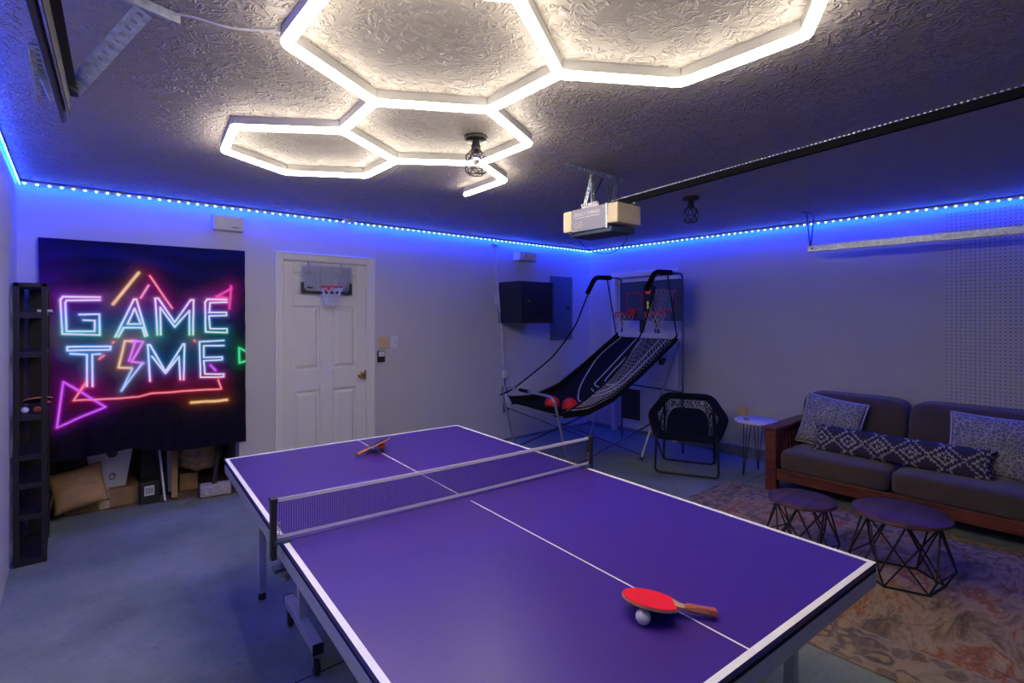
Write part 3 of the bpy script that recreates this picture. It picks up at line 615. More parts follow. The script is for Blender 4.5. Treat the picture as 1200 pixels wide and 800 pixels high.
# ================================================================= tapestry
STROKES = [
('L1', [(-5.593, 1.722), (-5.804, 1.72), (-5.818, 1.697), (-5.807, 1.448), (-5.593, 1.435), (-5.596, 1.593), (-5.712, 1.59)]),
('L1', [(-5.593, 1.7), (-5.784, 1.693), (-5.791, 1.677), (-5.784, 1.467), (-5.623, 1.464), (-5.623, 1.545), (-5.688, 1.548)]),
('L1', [(-5.501, 1.419), (-5.384, 1.71), (-5.368, 1.711), (-5.299, 1.424)]),
('L1', [(-5.481, 1.419), (-5.448, 1.489), (-5.329, 1.487), (-5.313, 1.419)]),
('L1', [(-5.424, 1.517), (-5.379, 1.639), (-5.34, 1.516), (-5.424, 1.517)]),
('L1', [(-5.232, 1.429), (-5.246, 1.72), (-5.226, 1.721), (-5.116, 1.528), (-5.001, 1.713), (-4.981, 1.713), (-4.985, 1.424)]),
('L1', [(-5.209, 1.429), (-5.214, 1.649), (-5.116, 1.489), (-5.011, 1.624), (-5.011, 1.424)]),
('L1', [(-4.736, 1.72), (-4.881, 1.721), (-4.897, 1.697), (-4.894, 1.445), (-4.736, 1.436), (-4.736, 1.469), (-4.861, 1.471), (-4.869, 1.58), (-4.739, 1.584), (-4.739, 1.61), (-4.869, 1.609)]),
('L1', [(-4.736, 1.698), (-4.861, 1.692), (-4.866, 1.609)]),
('L2', [(-5.78, 1.353), (-5.529, 1.347), (-5.533, 1.322), (-5.78, 1.326), (-5.78, 1.353)]),
('L2', [(-5.762, 1.301), (-5.668, 1.29), (-5.668, 1.054)]),
('L2', [(-5.636, 1.051), (-5.638, 1.291), (-5.591, 1.292)]),
('B1', [(-5.395, 1.383), (-5.442, 1.385), (-5.481, 1.182), (-5.401, 1.173)]),
('B2', [(-5.395, 1.383), (-5.324, 1.377), (-5.397, 1.221), (-5.327, 1.206)]),
('B2', [(-5.374, 1.382), (-5.415, 1.231)]),
('B3', [(-5.327, 1.206), (-5.464, 1.002), (-5.395, 1.163)]),
('L2', [(-5.281, 1.062), (-5.295, 1.351), (-5.281, 1.351), (-5.179, 1.131), (-5.057, 1.348), (-5.046, 1.347), (-5.051, 1.055)]),
('L2', [(-5.268, 1.257), (-5.179, 1.117), (-5.086, 1.247), (-5.076, 1.057)]),
('L2', [(-4.759, 1.369), (-4.939, 1.362), (-4.931, 1.064), (-4.759, 1.056), (-4.759, 1.08), (-4.9, 1.09), (-4.908, 1.202), (-4.772, 1.204), (-4.772, 1.228), (-4.908, 1.229), (-4.908, 1.328), (-4.759, 1.326)]),
('Y', [(-5.514, 1.67), (-5.354, 1.919)]),
('R', [(-5.281, 1.899), (-5.135, 1.644)]),
('P', [(-5.34, 1.723), (-5.289, 1.823)]),
('K', [(-4.701, 1.84), (-4.715, 1.645)]),
('K', [(-4.813, 1.744), (-4.701, 1.817)]),
('K', [(-4.813, 1.741), (-4.739, 1.735)]),
('G', [(-4.588, 1.271), (-4.636, 1.299), (-4.636, 1.168), (-4.588, 1.18)]),
('R', [(-5.516, 1.374), (-5.511, 1.38)]),
('R', [(-4.976, 1.375), (-4.972, 1.37)]),
('R', [(-5.597, 1.254), (-5.569, 1.28)]),
('R', [(-5.696, 1.04), (-5.672, 1.086)]),
('V', [(-4.861, 1.163), (-4.824, 1.116)]),
('V', [(-5.802, 1.099), (-5.56, 0.889), (-5.837, 0.769), (-5.802, 1.099)]),
('R', [(-5.69, 1.052), (-5.745, 0.955), (-5.354, 0.942), (-5.273, 0.964), (-4.779, 0.955), (-4.804, 1.033)]),
('Y', [(-4.998, 0.859), (-4.734, 0.855)]),
]
HUE = dict(Y=(1, .45, .05), R=(1, .03, .06), P=(1, .08, .35), K=(1, .02, .30), G=(.02, .9, .25), V=(.75, .05, 1), B1=(1, .55, .08), B2=(.8, .1, .9), B3=(.25, .5, 1))
nx, nz = 420, 500
gx = np.linspace(0, 1, nx); gz = np.linspace(0, 1, nz)
U_, V_ = np.meshgrid(gx, gz)
lft = -5.938+.075*V_**1.5; rgt = -4.59+.008*V_
Xg = lft+(rgt-lft)*U_
topz = 2.142+.012*U_; botz = .512-.018*U_+.030*np.sin(U_*5.2+.4)-.012*np.sin(U_*13)
Zg = topz+(botz-topz)*V_
Yg = -.03-.012*np.sin(U_*23+2*V_)*(.35+V_)-.008*np.sin(U_*51+V_*5)*V_-.012*V_+.004*np.sin(V_*34)*np.sin(U_*4)+.006*np.abs(((V_*6+.02*np.sin(U_*9)) % 1)-.5)+.005*np.abs(((U_*5) % 1)-.5)-.003*np.sin(V_*70+3*np.sin(U_*6))*np.exp(-((V_-.3)/.5)**2)
X1, Z1 = Xg.ravel(), Zg.ravel()
core = np.zeros(X1.size); halo = np.zeros((X1.size, 3)); corec = np.zeros((X1.size, 3))
def hue(k, z):
    if k == 'L1': st = [(1.42, (.05, .8, .35)), (1.50, (.05, .65, .9)), (1.58, (.15, .4, 1)), (1.66, (.6, .2, .95)), (1.72, (.95, .25, .75))]
    elif k == 'L2': st = [(1.05, (1, .1, .45)), (1.12, (.35, .3, 1)), (1.22, (.05, .5, 1)), (1.35, (.08, .55, 1))]
    else: return np.tile(np.array(HUE[k]), (z.size, 1))
    zz = [a for a, b in st]; return np.stack([np.interp(z, zz, [b[i] for a, b in st]) for i in range(3)], 1)
for k, pts in STROKES:
    dm = np.full(X1.size, 9.)
    for (ax, az), (bx, bz) in zip(pts[:-1], pts[1:]):
        vx, vz = bx-ax, bz-az; l2 = vx*vx+vz*vz+1e-9
        t = np.clip(((X1-ax)*vx+(Z1-az)*vz)/l2, 0, 1); dm = np.minimum(dm, np.hypot(X1-ax-t*vx, Z1-az-t*vz))
    h = hue(k, Z1); w = .0052
    if k == 'Y': w = .009
    wh = {'Y': .25, 'R': .35, 'G': .1, 'K': .1, 'V': .12, 'P': .4, 'B1': .35, 'B2': .25, 'B3': .4}.get(k, .84)
    c = np.clip(1.5-dm/w, 0, 1); cc = h*(1-wh)+wh
    up = c > core; core = np.where(up, c, core); corec[up] = cc[up]
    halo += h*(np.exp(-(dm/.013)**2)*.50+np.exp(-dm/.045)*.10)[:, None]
# printed brick wall background
base = np.zeros((X1.size, 3)); vv = (Z1-.5)/1.65
base[:, 2] = .012+.075*np.clip((vv-.45)*1.6, 0, 1); base[:, 1] = .002+.006*np.clip((vv-.7)*2, 0, 1); base[:, 0] = .003
lg = np.exp(-((X1+5.88)/.16)**2-((Z1-1.45)/.38)**2); base += lg[:, None]*np.array([.14, .004, .13])
lg = np.exp(-((X1+5.3)/.55)**2-((Z1-1.45)/.25)**2); base += lg[:, None]*np.array([.014, .004, .05])
row = np.floor((Z1-.5)/.088); mort = np.abs((Z1-.5)/.088-row-.5) > .47
vert = np.abs(((X1+6)/.30+.5*(row % 2)) % 1-.5) > .490
base += (mort | vert)[:, None]*np.array([.018, .010, .035])*(.2+np.clip(halo.sum(1), 0, 1.5))[:, None]
col = np.clip(base+halo*(1-core[:, None]*.4), 0, 1); col = col*(1-core[:, None])+np.clip(corec, 0, 1)*core[:, None]; col = np.clip(col, 0, .95)
glowc = np.clip(halo*.9, 0, 1)*(1-core[:, None])+corec*core[:, None]; glowc = np.where(glowc < .02, 0, glowc)
me = bpy.data.meshes.new('tapestry')
idx = np.arange(nx*nz).reshape(nz, nx)
fc = np.stack([idx[:-1, :-1], idx[:-1, 1:], idx[1:, 1:], idx[1:, :-1]], -1).reshape(-1, 4)
me.vertices.add(nx*nz); me.vertices.foreach_set('co', np.stack([X1, Yg.ravel(), Z1], 1).ravel().astype(np.float32))
me.loops.add(fc.size); me.loops.foreach_set('vertex_index', fc.ravel().astype(np.int32))
me.polygons.add(len(fc)); me.polygons.foreach_set('loop_start', np.arange(0, fc.size, 4, dtype=np.int32)); me.polygons.foreach_set('loop_total', np.full(len(fc), 4, dtype=np.int32))
me.update(calc_edges=True); me.validate()
me.polygons.foreach_set('use_smooth', np.ones(len(fc), dtype=bool))
for nm, cc in (('print', col), ('ink', glowc)):
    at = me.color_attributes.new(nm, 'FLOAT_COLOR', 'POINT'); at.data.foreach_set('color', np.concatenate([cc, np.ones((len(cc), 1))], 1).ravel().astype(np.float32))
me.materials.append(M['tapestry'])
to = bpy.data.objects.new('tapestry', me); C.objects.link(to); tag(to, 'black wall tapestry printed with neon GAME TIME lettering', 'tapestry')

# ================================================================= tall open shelf at the left
sx0, sx1, sy0, sy1 = -6.035, -5.875, -.555, -.055
sh = thing('open_shelf', 'tall narrow black open shelf against the left wall beside the tapestry', 'shelf', (-5.955, -.3, 0))
for x_ in (sx0, sx1-.028):
    for y_ in (sy0, sy1-.028): MB().box(x_, x_+.028, y_, y_+.028, 0, 1.79).build('post', 'tortoise', sh, bevel=.002)
MB().box(sx0, sx1, sy0, sy1, 1.765, 1.79).build('top_board', 'tortoise', sh, bevel=.002)
for z in (.03, .315, .515, .695, .945, 1.345, 1.595):
    b = MB().box(sx0+.004, sx1-.004, sy0+.004, sy1-.004, z-.012, z+.006)
    b.box(sx0+.028, sx1-.028, sy0, sy0+.02, z-.03, z+.006).box(sx0+.028, sx1-.028, sy1-.02, sy1, z-.03, z+.006)
    b.build('shelf_board', 'tortoise', sh, bevel=.002)
MB().box(-5.985, sx1-.006, sy1-.006, sy1-.001, .03, 1.765).build('back_panel', 'black_metal', sh)
# flat things lying on the upper shelf
pp = MB().box(-5.99, -5.88, -.50, -.20, 1.6015, 1.606).build('document_folder', 'frame_dark'); tag(pp, 'thin dark folder on the upper shelf of the black open shelf', 'folder')
pp = MB().box(-5.93, -5.855, -.40, -.22, 1.6065, 1.622).build('paper_pad', 'white_plastic', bevel=.002); tag(pp, 'white pad lying on the folder on the upper shelf', 'paper pad')

# ================================================================= paddles and balls
def paddle(label, ctr, xa, nrm, under='black_rubber', over='red_rubber', s=1.0, group=None):
    xa = Vector(xa).normalized(); nrm = Vector(nrm); nrm = (nrm-xa*nrm.dot(xa)).normalized(); ya = nrm.cross(xa)
    M4 = Matrix(((xa.x, ya.x, nrm.x, ctr[0]), (xa.y, ya.y, nrm.y, ctr[1]), (xa.z, ya.z, nrm.z, ctr[2]), (0, 0, 0, 1)))
    t = bpy.data.objects.new('table_tennis_paddle', None); C.objects.link(t); t.matrix_world = M4; t.empty_display_size = .05; tag(t, label, 'paddle', group)
    n = 36; out = []; rub = []
    for k in range(n):
        a = 2*PI*k/n; x = -.080*math.cos(a); y = .075*math.sin(a); out.append((x, y))
    rub = [(x*.985, y*.985) for x, y in out if x < .064]
    wood = [(x, y) for x, y in out if x < .062]
    # neck
    hi = [p for p in wood if p[1] > 0]; lo = [p for p in wood if p[1] <= 0]
    poly = sorted(lo, key=lambda p: math.atan2(p[1], p[0]))   # from -pi side to the neck
    poly = poly+[(.078, -.020), (.090, -.013), (.17, -.0135), (.17, .0135), (.090, .013), (.078, .020)]+sorted(hi, key=lambda p: math.atan2(p[1], p[0]))
    MB().prism(poly, -.003, .003).build('blade', 'paddle_wood', t)
    rb_ = sorted(rub, key=lambda p: math.atan2(p[1], p[0]))
    MB().prism(rb_, .0031, .0052).build('rubber_sheet', over, t, label='red rubber face' if over == 'red_rubber' else None)
    MB().prism(rb_, -.0052, -.0031).build('rubber_sheet', under, t)
    for s_ in (1, -1):
        h = MB(); prof = [(.088, .0125, .004), (.10, .0135, .0085), (.135, .0125, .009), (.165, .0150, .0095), (.172, .0150, .0090)]
        vs = []; fs = []
        for x, w_, z in prof: vs += [(x, -w_, s_*.0031), (x, -w_*.8, s_*z), (x, w_*.8, s_*z), (x, w_, s_*.0031)]
        for i in range(len(prof)-1):
            for j in range(4): fs.append((i*4+j, i*4+(j+1) % 4, (i+1)*4+(j+1) % 4, (i+1)*4+j))
        fs += [(0, 1, 2, 3), (16, 17, 18, 19)]
        h.add(vs, fs).build('handle', 'handle_red', t, smooth=True)
    return t
def ball(name, c, r, m, label, cat='ball', group=None):
    o = MB().sphere((0, 0, 0), r, 24, 14).build(name, m, smooth=True, loc=c); tag(o, label, cat, group); return o
TZ = .7605
bz = Vector((-4.594, -4.210, TZ+.02))
ball('table_tennis_ball', bz, .02, 'ball_white', 'white ball tucked under the edge of the red paddle at the near end')
c1 = Vector((-4.535, -4.195, TZ+.0355)); he = Vector((-4.423, -4.322, TZ+.0145)); xa = he-c1
paddle('red paddle leaning on a white ball at the near end of the table', c1, xa, (.12, .14, 1))
ball('table_tennis_ball', (-4.305, -2.100, TZ+.02), .02, 'ball_orange', 'orange ball under the paddle at the far end of the table')
c2 = Vector((-4.338, -2.112, TZ+.044)); he = Vector((-4.487, -2.165, TZ+.0165)); xa = he-c2
n2_ = xa.cross(c2-Vector((-5.75, -5.03, 1.58))).normalized(); n2_ = -n2_ if n2_.z < 0 else n2_; n2_ = n2_-(c2-Vector((-5.75, -5.03, 1.58))).normalized()*.10
paddle('paddle with its dark side up resting on an orange ball at the far end', c2, xa, n2_, under='red_rubber', over='black_rubber')
paddle('red paddle leaning over two balls on the black open shelf', (-5.93, -.26, 1.009), (.28, .9, -.25), (-.1, .2, 1))
ball('table_tennis_ball', (-5.985, -.45, .971), .02, 'ball_white', 'pale ball on the black open shelf, left of the orange one')
ball('table_tennis_ball', (-5.925, -.475, .971), .02, 'ball_orange', 'orange ball on the black open shelf beside the pale one')

# ================================================================= table tennis table
tt = thing('table_tennis_table', 'large purple table tennis table with white edge lines and silver frame', 'table', (-4.400, -3.109, 0), math.radians(-3.55), local=True)
HW, HL = .772, 1.353
for s in (1, -1):
    y0, y1 = (.003, HL) if s > 0 else (-HL, -.003)
    tp = MB().box(-HW, HW, y0, y1, .742, .760).build('table_top', 'purple', tt, bevel=.002)
    ye = s*HL
    def strip(a, b, c, d, lab=None): return MB().box(a, b, c, d, .7600, .7606).build('edge_line', 'line', tp)
    strip(-HW, -HW+.019, y0, y1); strip(HW-.019, HW, y0, y1); strip(-HW+.019, HW-.019, min(ye, ye-s*.019), max(ye, ye-s*.019))
    c0, c1_ = sorted((s*.055, ye-s*.019)); MB().box(-.0025, .0025, c0, c1_, .7600, .7606).build('centre_line', 'line', tp)
    rb_ = MB().box(-HW+.003, -HW+.006, y0, y1, .724, .742).box(HW-.006, HW-.003, y0, y1, .724, .742); a, b = sorted((ye-s*.003, ye-s*.006)); rb_.box(-HW+.006, HW-.006, a, b, .724, .742)
    rb_.build('edge_band', 'seam', tt, label='black band under the top edge')
    ap = MB(); ap.box(-HW, -HW+.022, y0, y1, .682, .728).box(HW-.022, HW, y0, y1, .682, .728); a, b = sorted((ye, ye-s*.022)); ap.box(-HW+.022, HW-.022, a, b, .682, .728)
    ap.build('apron', 'grey_steel', tt, bevel=.002)
    MB().box(-HW+.022, HW-.022, s*.30-.015, s*.30+.015, .70, .742).build('cross_rail', 'grey_steel', tt)
    MB().box(-HW+.022, HW-.022, s*1.15-.015, s*1.15+.015, .70, .742).build('cross_rail', 'grey_steel', tt)
    for x_ in (-.615, .615):
        lg = MB().box(x_-.018, x_+.018, s*1.15-.018, s*1.15+.018, .035, .70).build('leg', 'grey_steel', tt, bevel=.003)
        MB().lathe([(.001, 0), (.021, 0), (.021, .012), (.017, .035), (.001, .035)], 12, (x_, s*1.15, 0)).build('foot', 'black_rubber', lg)
    for x_ in (-.555, .555):
        yc = s*.56
        MB().box(x_-.02, x_+.02, yc-.02, yc+.02, .15, .70).build('wheel_post', 'grey_steel', tt, bevel=.003)
        wbm = MB().box(x_-.022, x_+.022, yc-.25, yc+.25, .105, .150).build('wheel_bar', 'grey_steel', tt, bevel=.003)
        MB().box(x_-.023, x_+.023, yc-.256, yc-.25, .104, .151).box(x_-.023, x_+.023, yc+.25, yc+.256, .104, .151).build('end_cap', 'black_plastic', wbm)
        for yy in (yc-.225, yc+.225):
            w = MB().lathe([(.001, -.011), (.030, -.011), (.036, -.006), (.036, .006), (.030, .011), (.001, .011)], 18).xf(Matrix.Translation((x_, yy, .036)) @ Matrix.Rotation(PI/2, 4, 'Y')).build('caster_wheel', 'black_rubber', tt, smooth=True)
            MB().box(x_-.018, x_-.014, yy-.014, yy+.014, .036, .098).box(x_+.014, x_+.018, yy-.014, yy+.014, .036, .098).box(x_-.018, x_+.018, yy-.016, yy+.016, .092, .105).build('caster_fork', 'chrome', w)
    MB().box(-.535, .535, s*.56-.012, s*.56+.012, .30, .33).build('cross_brace', 'grey_steel', tt)
MB().box(-HW+.03, HW-.03, -.003, .003, .742, .750).build('centre_gap', 'seam', tt)
# net
nt = thing('table_tennis_net', 'dark net with white tape clamped across the purple table', 'net', (-4.400, -3.109, .76), math.radians(-3.55), local=True)
NX = .79
g = MB()
def sag(x): return -.006*(1-(x/NX)**2)
n = 190
for i in range(n+1):
    x_ = -NX+2*NX*i/n; g.beam((x_, 0, .020+sag(x_)), (x_, 0, .150+sag(x_)), .0012, .0012)
for j in range(18):
    z = .020+j*.0077
    for i in range(6):
        x_, x2 = -NX+2*NX*i/6, -NX+2*NX*(i+1)/6; g.beam((x_, 0, z+sag(x_)), (x2, 0, z+sag(x2)), .0012, .0012)
g.build('netting', 'net_cord', nt)
for z, h in ((.154, .014), (.021, .012)):
    g = MB()
    for i in range(12):
        x_, x2 = -NX+2*NX*i/12, -NX+2*NX*(i+1)/12; g.beam((x_, 0, z+sag(x_)), (x2, 0, z+sag(x2)), .004, h)
    g.build('net_tape_band', 'net_tape', nt, label='white tape band')
for s in (-1, 1):
    x_ = s*(NX+.012)
    p = MB().box(x_-.010, x_+.010, -.016, .016, -.055, .165).box(x_-.012, x_+.012, -.020, .020, .150, .166).build('net_post', 'black_plastic', nt, bevel=.003)
    MB().box(min(x_, s*.745), max(x_, s*.745), -.024, .024, .0008, .012).box(min(x_, s*.745), max(x_, s*.745), -.022, .022, -.10, -.088).build('clamp', 'blue_steel', p)
    MB().tube([(s*.762, 0, -.088), (s*.762, 0, -.132)], .006, 8).lathe([(.001, -.14), (.016, -.14), (.016, -.125), (.001, -.125)], 12, (s*.762, 0, 0)).build('clamp_screw', 'chrome', p)
    lk = MB()
    for q in range(5): lk.tube([(s*(NX-.004)+.006*math.cos(a*PI/4), .006*math.sin(a*PI/4)*(.2 if q % 2 else 1)-.004, .030+q*.011+(.006*math.sin(a*PI/4) if q % 2 else 0)) for a in range(8)], .0013, 4, True)
    lk.build('tension_chain', 'chrome', nt)

# ================================================================= arcade basketball game
ang = math.atan2(.141, -.99)
ar = thing('arcade_basketball_game', 'black double hoop arcade basketball game with netted sides in the corner', 'arcade game', (-.40, -1.29, 0), ang, local=True)
LOW = [(0, 1.31), (.3, 1.12), (.6, .93), (1.0, .70), (1.35, .595), (1.62, .60)]
UPL = [(.50, 1.90), (.62, 1.66), (.75, 1.43), (1.0, 1.16), (1.15, 1.04), (1.41, .88), (1.64, .75), (1.80, .70)]
UPR = [(.39, 1.90), (.50, 1.62), (.58, 1.43), (.72, 1.25), (1.0, .98), (1.40, .74), (1.70, .62), (1.78, .62)]
def itp(T, x): return float(np.interp(x, [a for a, b in T], [b for a, b in T]))
hy = .47
# ramp cloth
nx_, ny_ = 40, 14; vs = []; fs = []
for i in range(nx_+1):
    x_ = 1.66*i/nx_
    for j in range(ny_+1):
        y_ = -hy+2*hy*j/ny_; z = itp(LOW, x_)-(.045+.05*(x_/1.66))*(1-(y_/hy)**2)*max(0, math.sin(PI*min(1, x_/1.66)))**.7
        vs.append((x_, y_, z))
for i in range(nx_):
    for j in range(ny_): k = i*(ny_+1)+j; fs.append((k, k+1, k+ny_+2, k+ny_+1))
rp = MB().add(vs, fs).build('ramp_cloth', 'mesh_fabric', ar, smooth=True)
o = len(vs); lip = []
for j in range(ny_+1):
    y_ = -hy+2*hy*j/ny_; lip.append((1.66, y_, .60)); 
for j in range(ny_+1):
    y_ = -hy+2*hy*j/ny_; lip.append((1.72, y_, .70-.03*(1-(y_/hy)**2)))
MB().add(lip, [(j, j+1, j+ny_+2, j+ny_+1) for j in range(ny_)]).build('front_lip', 'mesh_fabric', ar, smooth=True)
sl = MB()
for s in (-1, 1):
    vs = []; fs = []
    for i in range(21):
        x_ = 1.66*i/20; z = itp(LOW, x_); vs += [(x_, s*hy, z-.02), (x_, s*(hy+.012), z+.075)]
    for i in range(20): fs.append((2*i, 2*i+1, 2*i+3, 2*i+2))
    sl.add(vs, fs)
sl.build('ramp_side_band', 'mesh_fabric', ar, smooth=True)
def ramp_z(x_, y_): return itp(LOW, x_)-(.045+.05*(x_/1.66))*(1-(y_/hy)**2)*max(0, math.sin(PI*min(1, x_/1.66)))**.7+.006
def court(pts, r=.007):
    P = smoothpts([(a, b, 0) for a, b in pts], 6); m_ = MB(); m_.tube([(p.x, p.y, ramp_z(p.x, p.y)) for p in P], r, 5); m_.build('court_marking', 'court_line', ar, smooth=True)
court([(.02, -.42), (.22, -.45), (.45, -.43), (.80, -.28), (1.0, -.10), (1.05, .05)])
court([(.03, -.15), (.35, -.14), (.70, -.12), (.76, -.08), (.78, .02)])
court([(.03, -.05), (.30, -.04), (.62, -.03), (.72, .06), (.72, .2)])
court([(.03, .22), (.35, .22), (.68, .22), (.80, .15), (.85, .02), (.82, -.08)])
court([(.03, .32), (.40, .32), (.72, .30), (.86, .20), (.92, .05)])
court([(1.52, -.20), (1.57, -.12), (1.60, -.02)], .006)
def side_net(T, s, name):
    m_ = MB(); x0_, x1_ = .05, 1.64; nn = 40
    def pt(u, t):
        x_ = x0_+(x1_-x0_)*u; zl = itp(LOW, x_)+.05; zu = max(zl+.012, itp(T, x_) if x_ > T[0][0] else T[0][1]-.02)
        return (x_, s*(hy+.012-.035*math.sin(PI*t)*(1-u)*2*0.7), zl+(zu-zl)*t)
    for i in range(-12, nn+12):
        for sg in (1, -1):
            u0 = i/nn; du = sg*.20; last = None; seg = []
            for q in range(7):
                t = q/6; u = u0+du*t+.006*math.sin(q*2.3+i)
                if 0 <= u <= 1: seg.append(pt(u, t))
                elif seg: break
            if len(seg) > 1: m_.tube(seg, .0019 if s > 0 else .0012, 3)
    # horizontal rows
    m_.build(name, 'cord_lace_mat' if False else 'cloth_white', ar, label='knotted white netting'); 
side_net(UPL, -1, 'side_net'); side_net(UPR, 1, 'side_net')
for T, s in ((UPL, -1), (UPR, 1)):
    MB().tube(smoothpts([(x_, s*(hy+.015), z) for x_, z in T], 4), .009, 6).build('net_rope', 'black_fabric', ar, smooth=True)
# steel frame
fy = .49
MB().tube(rnd([(1.58, -fy, 0), (1.79, -fy, .80), (1.79, fy, .80), (1.58, fy, 0)], .09, 5), .013, 10).build('front_loop', 'chrome', ar, smooth=True)
MB().tube([(1.79, -.10, .80), (1.79, .06, .80)], .019, 10).build('bar_grip', 'black_fabric', ar, smooth=True)
for s in (-1, 1):
    y_ = s*fy
    MB().tube([(-.06, y_, 0), (-.06, y_, 1.92)], .013, 8).build('rear_post', 'blue_steel', ar, smooth=True)
    MB().tube(rnd([(-.06, y_, 1.92), (-.05, y_, 2.07), (.36, y_, 2.07), (.52, y_, 1.86)], .08, 5), .012, 8).build('top_arm', 'blue_steel', ar, smooth=True)
    MB().tube(rnd([(.14, y_, 2.07), (.40, y_, 2.065), (.53, y_, 1.86)], .06, 4), .030, 8).build('foam_pad', 'black_fabric', ar, smooth=True)
    MB().tube([(.20, y_, 2.06), (.04, y_, 1.34)], .009, 8).build('inner_arm', 'black_metal', ar, smooth=True)
    MB().tube([(.56, s*.44, .015), (.30, s*.46, .62)], .012, 8).build('brace_leg', 'grey_steel', ar, smooth=True)
    MB().tube([(.30, s*.46, .62), (.0, s*.485, 1.28)], .013, 8).build('upper_brace', 'blue_steel', ar, smooth=True)
    MB().tube([(.57, s*.44, 0), (.55, s*.44, .035)], .017, 8).build('foot_cap', 'black_rubber', ar)
    MB().tube([(.40, s*.46, .40), (1.60, s*.49, .08)], .011, 8).build('floor_brace', 'blue_steel', ar, smooth=True)
    MB().box(.36, .44, y_-.05, y_-.01, .38, .44).build('joint_block', 'blue_steel', ar, bevel=.005) if s < 0 else MB().box(.36, .44, .44, .485, .38, .44).build('joint_block', 'blue_steel', ar, bevel=.005)
    MB().tube([(.56, s*.44, .06), (1.72, s*.48, .55)], .005, 6).build('tension_strap', 'black_cable', ar)
MB().tube([(-.06, -fy, .70), (-.06, fy, .70)], .010, 8).build('rear_crossbar', 'blue_steel', ar, smooth=True)
MB().tube([(-.05, -fy, 2.065), (-.05, fy, 2.065)], .009, 8).build('top_crossbar', 'blue_steel', ar, smooth=True)
MB().box(-.04, .02, -fy+.01, fy-.01, 1.32, 1.37).build('ramp_rail', 'white_plastic', ar, bevel=.005, label='pale cross rail under the hoops')
bb = MB(); bb.prism([(-.50, 1.52), (.50, 1.52), (.50, 1.97), (.46, 2.01), (-.46, 2.01), (-.50, 1.97)], -.052, -.036, lambda a, b, t: (t, a, b))
bd = bb.build('backboard', 'backboard', ar)
def outline(a0, a1, b0, b1, w, m_, nm):
    k = MB(); k.box(-.036, -.034, a0, a1, b0, b0+w).box(-.036, -.034, a0, a1, b1-w, b1).box(-.036, -.034, a0, a0+w, b0+w, b1-w).box(-.036, -.034, a1-w, a1, b0+w, b1-w); k.build(nm, m_, bd)
outline(-.38, -.13, 1.66, 1.88, .012, 'hoop_red', 'target_square'); outline(.17, .42, 1.66, 1.88, .012, 'hoop_red', 'target_square')
outline(-.495, .495, 1.525, 2.0, .008, 'black_plastic', 'board_edging')
sc_ = MB().prism([(-.055, 1.57), (.085, 1.57), (.085, 1.93), (.06, 1.965), (.015, 1.98), (-.03, 1.965), (-.055, 1.93)], -.034, .0, lambda a, b, t: (t, a, b)).build('scoreboard', 'black_plastic', ar)
MD = lambda y, z: Matrix(((0, 0, 1, .0005), (1, 0, 0, y), (0, 1, 0, z), (0, 0, 0, 1)))
text('88', .075, .001, 'score_red', sc_, MD(.015, 1.875), 'score_digits', .002)
text('8', .055, .001, 'score_yellow', sc_, MD(.015, 1.735), 'score_digits', .002)
text('8', .055, .001, 'score_yellow', sc_, MD(.015, 1.685), 'score_digits', .002)
for y_ in (-.25, .25):
    hc = (.13, y_, 1.62)
    hp = MB().tube([(hc[0]+.125*math.cos(a*PI/12), hc[1]+.125*math.sin(a*PI/12), hc[2]) for a in range(24)], .007, 6, True).box(-.036, .02, y_-.05, y_+.05, 1.60, 1.65).build('hoop', 'hoop_red', ar, smooth=True)
    n2 = MB(); lv = [(.122, 0), (.110, -.05), (.095, -.10), (.08, -.15), (.07, -.20)]
    for k in range(12):
        for i in range(4):
            for s_ in (.5, -.5):
                a0 = 2*PI*(k+(.5*(i % 2)))/12; a1 = a0+2*PI*s_/12
                n2.tube([(hc[0]+lv[i][0]*math.cos(a0), hc[1]+lv[i][0]*math.sin(a0), hc[2]+lv[i][1]), (hc[0]+lv[i+1][0]*math.cos(a1), hc[1]+lv[i+1][0]*math.sin(a1), hc[2]+lv[i+1][1])], .002, 3)
    up_ = MB(); up_.v = n2.v[:]; up_.f = n2.f[:]
    n2.build('hoop_net', 'hoop_red', hp, label='red upper net cords') if False else n2.build('hoop_net', 'cord_white', hp)
    cl = MB()
    for k in range(12): a0 = 2*PI*k/12; cl.tube([(hc[0]+.124*math.cos(a0), hc[1]+.124*math.sin(a0), hc[2]), (hc[0]+.112*math.cos(a0+.2), hc[1]+.112*math.sin(a0+.2), hc[2]-.065)], .005, 4)
    cl.build('hoop_spring', 'hoop_red', hp)
MB().box(-.05, -.02, -.14, -.08, 1.36, 1.53).box(-.05, -.02, .10, .16, 1.36, 1.53).build('board_strut', 'black_plastic', ar)
MB().box(-.03, .02, .20, .25, 1.0, 1.07).build('control_box', 'black_plastic', ar, bevel=.004)
MB().tube([(-.01, .225, 1.07), (-.02, .22, 1.32)], .004, 6).build('control_cable', 'black_cable', ar)
# two balls in the trough
Ra = Matrix.Translation((-.40, -1.29, 0)) @ Matrix.Rotation(ang, 4, 'Z')
for (x_, y_, lab) in ((1.44, .0, 'red basketball in the arcade game trough, left of the pair'), (1.40, .255, 'red basketball in the arcade game trough, right of the pair')):
    r = .084; p = Ra @ Vector((x_, y_, ramp_z(x_, y_)+r-.003))
    b = ball('basketball', p, r, 'ball_red', lab, 'basketball')
    rib = MB()
    for ax in range(3):
        pts = []
        for k in range(24):
            a = 2*PI*k/24; q = [(math.cos(a), math.sin(a), 0), (math.cos(a), 0, math.sin(a)), (0, math.cos(a), math.sin(a))][ax]; pts.append(Vector(q)*(r+.0003))
        rib.tube(pts, .0015, 4, True)
    rib.build('ball_seam', 'black_rubber', b, rot=(.5, .4, .3*y_))

